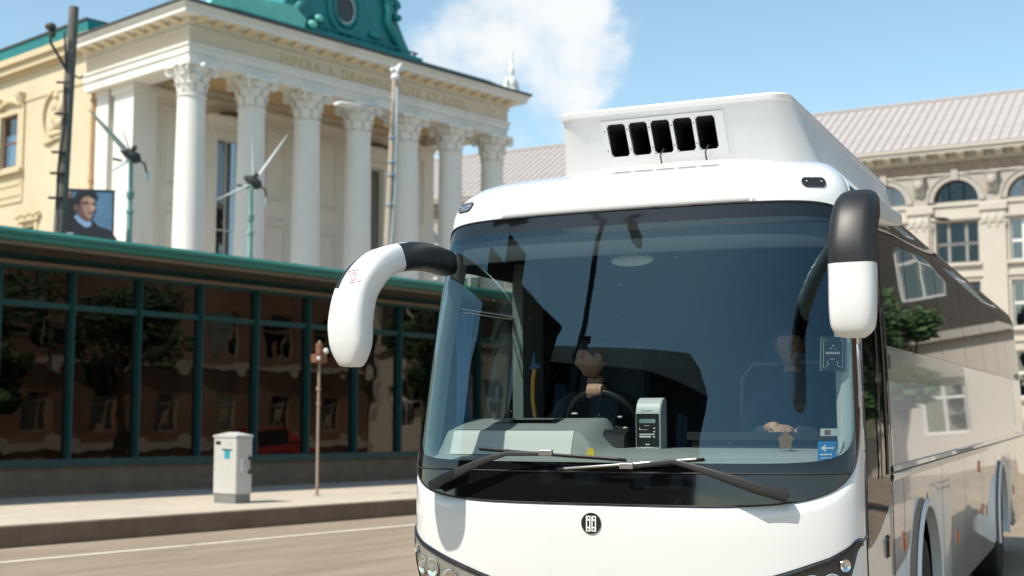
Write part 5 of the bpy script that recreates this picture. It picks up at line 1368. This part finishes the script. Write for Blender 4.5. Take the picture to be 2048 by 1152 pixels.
def turbine(label, base, hub, tips, droop):
    t_ = thing('wind_spinner', label, 'wind spinner', base, 0, 'small wind spinners on mint poles')
    d_ = lambda p: (p[0] - base[0], p[1] - base[1], p[2] - base[2])
    po = MB(); hz = hub[2]; po.tube([(0, 0, 0), (0, 0, hz - 1.6)], .09, 10).tube([(0, 0, hz - 1.65), (0, 0, hz - .1)], .07, 10)
    for z in (hz - 1.7, hz - 1.25, hz - 1.15): po.lathe([(.12, z), (.12, z + .08)], 12)
    po.build('pole', M['mint'], t_, 50)
    h = MB(); hv = Vector(d_(hub))
    h.tube([hv + Vector((-.28, -.15, .18)), hv + Vector((-.1, -.05, .1)), hv + Vector((.12, .06, -.05)), hv + Vector((.2, .1, -.14))], [.06, .17, .19, .09], 10)
    h.tube([hv + Vector((-.5, -.2, -.1)), hv + Vector((-.2, -.1, -.16)), hv + Vector((0, 0, -.12))], .04, 6)
    h.ball(tuple(hv + Vector((.1, -.12, .25))), .09, 8, 6)
    h.build('hub', M['dark_metal'], t_, 50)
    for tp, w, st_ in tips:
        b = MB(); tv = Vector(d_(tp)); dd = (tv - hv); side = dd.cross(Vector((0, 1, 0))).normalized(); rows = []
        for q, f in ((.06, .35), (.2, 1), (.55, .8), (.85, .5), (1, .12)):
            c = hv + dd * q; off = Vector((0, .03, 0)); rows.append([c + side * (w * f) + off * 0, c + off, c - side * (w * f), c - off])
        b.grid(rows, True); b.build('blade', M['blade'], t_, 50)
    l = MB(); a = hv + Vector((.22, .1, -.12)); l.tube([a, a + Vector((.12, .1, -.05)), a + Vector((.16, .13, -.28))], .035, 6); l.build('lamp_arm', M['dark_metal'], t_, 60)
    l = MB(); q = a + Vector((.17, .14, -.3)); l.lathe([(.09, -.02), (.1, 0), (.03, .02)], 10, 0, 0); l.lathe([(.06, -.02), (.06, -.28), (.03, -.3)], 10); o = l.build('lamp', M['steel'], t_, 50); o.location = q
turbine('wind spinner on a mint pole beside the portrait board, left of the two', (-11.37, 39.33, 0), (-11.36, 39.34, 9.6), [((-12.30, 38.1, 10.75), .085, 0), ((-11.62, 39.02, 10.5), .03, 0), ((-11.78, 38.8, 9.05), .09, 0)], 0)
turbine('wind spinner on a mint pole before the tall window, right of the two', (-8.51, 43.06, 0), (-8.45, 43.15, 9.5), [((-7.49, 44.38, 11.5), .05, 0), ((-8.5, 43.08, 11.15), .035, 0), ((-9.42, 41.88, 8.7), .04, 0)], 0)

# portrait board behind the pavilion roof
pb_ = thing('portrait_board', 'framed board with a portrait of a dark haired man above the pavilion roof', 'board', (-13.04, 38.4, 0), math.atan2(.3, 1.35))
PWI, PT = 1.383, 8.43; PX = PWI / 99
MB().box(-.03, PWI + .03, 0, .06, 6.6, PT).build('backing', M['dark_metal'], pb_)
MB().box(-.05, PWI + .05, -.02, .08, PT, PT + .045).box(PWI, PWI + .05, -.02, .08, 6.55, PT).box(-.05, 0, -.02, .08, 6.55, PT).box(0, PWI, -.02, .08, 6.55, 6.6).build('frame', M['black_plastic'], pb_)
MB().tube([(.2, .1, 0), (.2, .1, 7.0)], .06, 8).tube([(1.2, .1, 0), (1.2, .1, 7.0)], .06, 8).build('post', M['dark_metal'], pb_)
pbg = mat('blue print', (.1, .2, .33), .6, var=.35, vscale=.9)
MB().quad((0, -.004, 6.6), (PWI, -.004, 6.6), (PWI, -.004, PT), (0, -.004, PT)).build('print_ground', pbg, pb_)
def poster(name, pts, m, k):
    MB().add([((x - 127) * PX, -.004 - .003 * k, PT - (y - 381) * PX) for x, y in pts], [list(range(len(pts)))]).build(name, m, pb_)
def ell(cx, cy, a, b, n=24, rot=0): return [(cx + a * cos(2 * pi * k / n) * cos(rot) - b * sin(2 * pi * k / n) * sin(rot), cy + a * cos(2 * pi * k / n) * sin(rot) + b * sin(2 * pi * k / n) * cos(rot)) for k in range(n)]
C_ = lambda c: mat('print ' + str(c), c, .6)
dk, sk, sk2, sk3, shb, jk = C_((.012, .014, .018)), C_((.36, .2, .15)), C_((.16, .085, .07)), C_((.5, .31, .24)), C_((.25, .38, .62)), C_((.014, .018, .026))
poster('print_shape', [(127, 470), (127, 430), (150, 424), (158, 440), (150, 470)], dk, 1)
poster('print_shape', ell(134, 394, 11, 15), sk2, 1); poster('print_shape', ell(133, 386, 8, 6), sk, 2)
poster('print_shape', [(127, 500), (127, 462), (146, 458), (166, 470), (170, 500)], C_((.3, .38, .42)), 1)
poster('print_shape', [(127, 405), (133, 400), (146, 396), (150, 420), (140, 432), (127, 436)], dk, 3)
poster('print_shape', [(150, 470), (142, 452), (158, 440), (190, 446), (200, 456), (222, 462), (236, 480), (236, 500), (140, 500)], jk, 4)
poster('print_shape', [(149, 436), (160, 432), (184, 440), (184, 455), (174, 459), (158, 448)], shb, 5)
poster('print_shape', [(155, 420), (186, 430), (184, 446), (172, 446), (158, 436)], sk2, 6)
poster('print_shape', [(156, 400), (162, 391), (178, 389), (189, 396), (190, 404), (191, 412), (193, 419), (188, 425), (187, 433), (180, 442), (171, 440), (160, 430), (155, 418)], sk, 7)
poster('print_shape', [(156, 408), (164, 404), (166, 420), (172, 434), (180, 442), (171, 440), (160, 430), (155, 418)], sk2, 8)
poster('print_shape', [(175, 396), (187, 398), (189, 405), (179, 404)], sk3, 8); poster('print_shape', [(182, 408), (188, 412), (191, 419), (186, 423), (181, 420)], sk3, 8)
poster('print_shape', [(165, 405), (177, 406), (177, 409), (166, 409)], dk, 9); poster('print_shape', [(183, 407), (190, 407), (190, 410), (184, 410)], dk, 9)
poster('print_shape', [(176, 427), (188, 426), (187, 429), (177, 430)], C_((.22, .09, .08)), 9)
poster('print_shape', [(146, 420), (148, 398), (154, 386), (166, 380.5), (184, 381), (194, 387), (192, 398), (186, 397), (176, 391), (165, 395), (160, 406), (158, 418), (153, 423)], dk, 10)
poster('print_shape', ell(153, 418, 4, 7), sk2, 11)

# lamp seen before the stone building
sl_ = thing('street_lamp', 'slim street lamp with a dark curved head before the stone building', 'street lamp', (14.05, 44.6, 0))
MB().tube([(0, 0, 0), (0, 0, 5), (0, 0, 8.75)], [.08, .06, .045], 10).build('pole', M['pale_pole'], sl_, 60)
MB().tube([(0, 0, 8.6), (.12, 0, 8.62), (.3, .02, 8.56)], .03, 6).tube([(0, 0, 9.0), (.25, .05, 9.05), (.5, .1, 9.25)], .018, 5).build('arm', M['dark_metal'], sl_, 60)
hb = MB(); rows = []
for t, w, h in ((0, .05, .03), (.2, .13, .06), (.6, .16, .07), (1, .06, .03)): rows.append([(.2 + .5 * t, w * cos(a), 8.56 - .05 * t + h * sin(a)) for a in [2 * pi * k / 10 for k in range(10)]])
hb.grid(rows, True); hb.add(rows[-1], [list(range(10))]); hb.build('lamp_head', M['dark_metal'], sl_, 60)

# ------------------------------------------------------------------ the other side of the street (seen in the glass and paint)
def make_tree(label, loc, h, cr, seed, m, leaf=.16, n=3600):
    t_ = thing('street_tree', label, 'tree', loc, 0, 'street trees opposite the pavilion')
    rr = random.Random(seed); tk = MB(); th_ = h * .42
    tk.tube([(0, 0, 0), (.05, .03, th_ * .5), (.02, -.04, th_), (.1, .05, h * .75)], [.17, .14, .11, .04], 9)
    blobs = []
    for k in range(9):
        a = rr.uniform(0, 2 * pi); r_ = cr * rr.uniform(.25, .72); z = th_ + (h - th_) * rr.uniform(.1, .95)
        c = Vector((cos(a) * r_, sin(a) * r_, z)); blobs.append((c, cr * rr.uniform(.34, .55)))
        tk.tube([(0, 0, th_ * rr.uniform(.7, 1.1)), c * .5 + Vector((0, 0, th_ * .45)), c], [.07, .045, .015], 6)
    tk.build('trunk', M['bark'], t_, 60)
    cb2 = MB()
    for i in range(n):
        c, r_ = rr.choice(blobs); d = Vector((rr.gauss(0, 1), rr.gauss(0, 1), rr.gauss(0, 1))).normalized() * (r_ * rr.random() ** .4)
        p = c + Vector((d.x, d.y, d.z * .8)); a = Vector((rr.gauss(0, 1), rr.gauss(0, 1), rr.gauss(0, .6))).normalized(); b = a.orthogonal().normalized(); s_ = leaf * rr.uniform(.6, 1.4)
        cb2.add([p - a * s_, p - b * s_ * .45, p + a * s_, p + b * s_ * .45], [(0, 1, 2, 3)])
    me = bpy.data.meshes.new('crown'); me.from_pydata(cb2.v, [], cb2.f); me.materials.append(m); o = link('crown', me, t_); o['kind'] = 'stuff'
make_tree('leafy green tree on the right beside the coach', (11.6, 22.4, 0), 4.3, 1.15, 1, M['leaf'], .1, 3500)
make_tree('broad dark tree before the brown building, nearest', (14, 21.5, 0), 7.5, 3.0, 2, M['leaf_dark'])
make_tree('broad dark tree before the brown building, behind the nearest', (17, 26.5, 0), 7, 2.8, 3, M['leaf_dark'])
make_tree('broad dark tree before the cream building, farthest', (24.5, 39.5, 0), 6.5, 2.4, 4, M['leaf_dark'])
for name, lab, loc, wid, ht, mt, seed in (('brown_building', 'brown rendered building across the street with rows of windows', (29.7, 37.5), 24, 11, 'brick_tone', 1), ('cream_building', 'cream building across the street with tall white windows', (40.0, 57.0), 21.6, 14, 'stone', 2)):
    bb_ = thing(name, lab, 'building', (*loc, 0), R(62 + 180))
    hs = [(x0, x0 + 1.4, z, z + 2.1) for x0 in [1.2 + 2.9 * i for i in range(int(wid / 2.9))] for z in [1.2 + 3.4 * j for j in range(int(ht / 3.4))]]
    wm = MB(); wall(wm, 0, wid, 0, ht, 0, .3, hs); wm.quad((0, 0, 0), (0, 9, 0), (0, 9, ht), (0, 0, ht)).quad((wid, 0, 0), (wid, 9, 0), (wid, 9, ht), (wid, 0, ht)); wm.build('wall', M[mt], bb_)
    MB().box(0, wid, -.15, 0, 4.0, 4.25).box(0, wid, -.15, 0, .7, 1.0).build('string_course', M['stone'], bb_)
    MB().box(-.4, wid + .4, -.6, 9, ht, ht + .3).box(0, wid, -.2, 0, ht - .5, ht).build('roof', M['roof_tile'], bb_)
    pw = None
    for h in hs:
        if pw is None: pw = window(bb_, *h, .15, M['win_white'] if seed == 2 else M['stone_dark'], .1, mull=((h[0] + h[1]) / 2,), trans=(h[2] + 1.4,), bar=.05); h0 = h
        else: c = copy_tree(pw); c.location = (h[0] - h0[0], 0, h[2] - h0[2])
car = thing('parked_car', 'red hatchback parked across the street', 'car', (21.5, 32.2, 0), R(62))
side_ = [(-2.0, .3), (2.0, .3), (2.08, .55), (2.0, .78), (1.2, .9), (.55, 1.38), (-.9, 1.44), (-1.75, 1.0), (-2.02, .85), (-2.08, .5)]
rows = [[(x, y * (1 - .14 * max(0, z - .9) / .5), z) for x, z in side_] for y in (-.82, -.8, .8, .82)]
cbm = MB().prism(side_, 'y', -.82, .82); q = cbm.build('body', M['car_red'], car, 30); bevel(q, .07, 3)
MB().prism([(1.05, .93), (.5, 1.33), (-.85, 1.38), (-1.5, 1.0), (-1.3, .93)], 'y', -.83, .83).prism([(1.16, .93), (.57, 1.37), (.5, 1.37), (1.0, .93)], 'y', -.66, .66).build('window', M['car_glass'], car)
tm_ = MB().lathe([(.19, -.1), (.31, -.1), (.32, 0), (.31, .1), (.19, .1)], 20).mesh('wheel', M['tyre'], 40); hmesh = MB().lathe([(.19, -.09), (.19, .09), (.05, .1)], 16).mesh('rim', M['steel'], 40)
for x in (-1.25, 1.3):
    for y in (-.76, .76): w = link('wheel', tm_, car, loc=(x, y, .32)); w.rotation_euler = (-pi / 2 if y > 0 else pi / 2, 0, 0); link('rim', hmesh, w)
for y in (-.6, .6): MB().ball((2.0, y, .68), (.08, .16, .08), 10, 6).build('headlight', M['chrome'], car, 180)
# behind the camera, seen mirrored in the windshield
hs = thing('dark_house', 'dark timber house with hipped roof mirrored in the windshield', 'house', (.4 - .72 * 30, 6.85 - .695 * 30, 0), R(134))
wh = [(x, x + 1.3, z, z + 1.9) for x in (-6.2, -3.4, -.6, 2.2, 4.9) for z in (2, 5.6, 9.2, 12.0)]
wm = MB(); wall(wm, -7.6, 7.6, 0, 14.6, 0, .25, wh); wm.quad((-7.6, 0, 0), (-7.6, 9, 0), (-7.6, 9, 14.6), (-7.6, 0, 14.6)).quad((7.6, 0, 0), (7.6, 9, 0), (7.6, 9, 14.6), (7.6, 0, 14.6)); wm.build('wall', M['house_dark'], hs)
rb = MB(); rb.add([(-8.3, -.7, 14.4), (8.3, -.7, 14.4), (8.3, 9.7, 14.4), (-8.3, 9.7, 14.4), (-6.5, 3.5, 18.0), (4.2, 3.5, 18.0)], [(0, 1, 5, 4), (1, 2, 5), (2, 3, 4, 5), (3, 0, 4), (3, 2, 1, 0)]); rf2 = rb.build('roof', M['house_roof'], hs)
MB().box(1.5, 2.2, 3.0, 3.8, 17.0, 18.7).box(1.4, 2.3, 2.9, 3.9, 18.6, 18.9).build('chimney', M['house_dark'], rf2)
for h in wh: window(hs, *h, .12, M['house_roof'], .08, mull=((h[0] + h[1]) / 2,), bar=.03)
tw_ = thing('dark_tower', 'dark square tower block mirrored in the windshield beside the house', 'tower', (.2 - .935 * 26, 7.1 - .355 * 26, 0), R(110.8))
MB().box(-7.6, 4.6, 0, 8, 0, 16.2).build('wall', M['house_dark'], tw_)
MB().box(-7.8, 4.8, -.2, 8.2, 16.0, 16.3).box(-2.6, 1.0, .4, 4, 16.3, 17.6).build('roof', M['house_roof'], tw_)
lp = thing('street_lamp', 'tall dark street lamp with a curved arm mirrored in the windshield', 'street lamp', (-6.46, 1.05, 0))
ca = Vector((-.35, -.93, 0)).normalized()
pts = [Vector((0, 0, 0)), Vector((0, 0, 4)), Vector((0, 0, 7.2)), Vector((0, 0, 8.2)) + ca * .06, Vector((0, 0, 8.8)) + ca * .22, Vector((0, 0, 9.25)) + ca * .6, Vector((0, 0, 9.4)) + ca * 1.3]
MB().tube(pts, [.11, .09, .07, .06, .055, .05, .045], 10).build('pole', M['dark_metal'], lp, 60)
hb = MB(); rows = []
for t, w, h in ((0, .05, .04), (.2, .13, .07), (.7, .15, .08), (1, .05, .03)):
    c = pts[-1] + ca * (.7 * t) + Vector((0, 0, -.02)); s_ = Vector((-ca.y, ca.x, 0)); rows.append([c + s_ * (w * cos(a)) + Vector((0, 0, h * sin(a))) for a in [2 * pi * k / 10 for k in range(10)]])
hb.grid(rows, True); hb.add(rows[-1], [list(range(10))]); hb.build('lamp_head', M['dark_metal'], lp, 60)

dm = MB(); rr = random.Random(21)
for i in range(26):
    x, z = rr.uniform(-1.05, 1.08), rr.uniform(1.5, 2.62); q = rr.choice((.0008, .0011, .0018)); c = Pxz(x, z, .0015)
    dm.add([c + Vector((q * cos(2 * pi * k / 7), 0, q * sin(2 * pi * k / 7) * rr.uniform(.7, 1.2))) for k in range(7)], [list(range(7))])
tag(dm.build('dust_specks', M['ink_grey'], K), kind='stuff')

bb_ = thing('added_shade_building', 'added building whose dark upper storeys imitate shade mirrored in the coach side', 'building', (17.9, 44.5, 0), R(-28))  # unseen, added so its dark upper storeys mirror as shade in the coach side
hs2 = [(x0, x0 + 1.5, z, z + 2.0) for x0 in [1.2 + 3.1 * i for i in range(7)] for z in (1.6, 6.6, 10.2, 13.6)]
wm = MB(); wall(wm, 0, 23, 0, 5.2, 0, .3, [h for h in hs2 if h[2] < 5]); wm.build('base_wall', M['stone'], bb_)
wm = MB(); wall(wm, 0, 23, 5.2, 17, 0, .3, [h for h in hs2 if h[2] > 5]); wm.quad((0, 0, 0), (0, 12, 0), (0, 12, 17), (0, 0, 17)).quad((23, 0, 0), (23, 12, 0), (23, 12, 17), (23, 0, 17)); wm.build('wall', M['shade_stone'], bb_)
MB().box(-.3, 23.3, -.25, 0, 5.1, 5.4).box(0, 23, -.1, 0, 9.4, 9.6).build('string_course', M['stone_grey'], bb_)
MB().box(-.5, 23.5, -.7, 12.3, 17, 17.4).build('roof', M['roof_tile'], bb_)
pw = None
for h in hs2:
    if pw is None: pw = window(bb_, *h, .15, M['win_white'], .1, mull=((h[0] + h[1]) / 2,), trans=(h[2] + 1.35,), bar=.05); h0 = h
    else: c = copy_tree(pw); c.location = (h[0] - h0[0], 0, h[2] - h0[2])
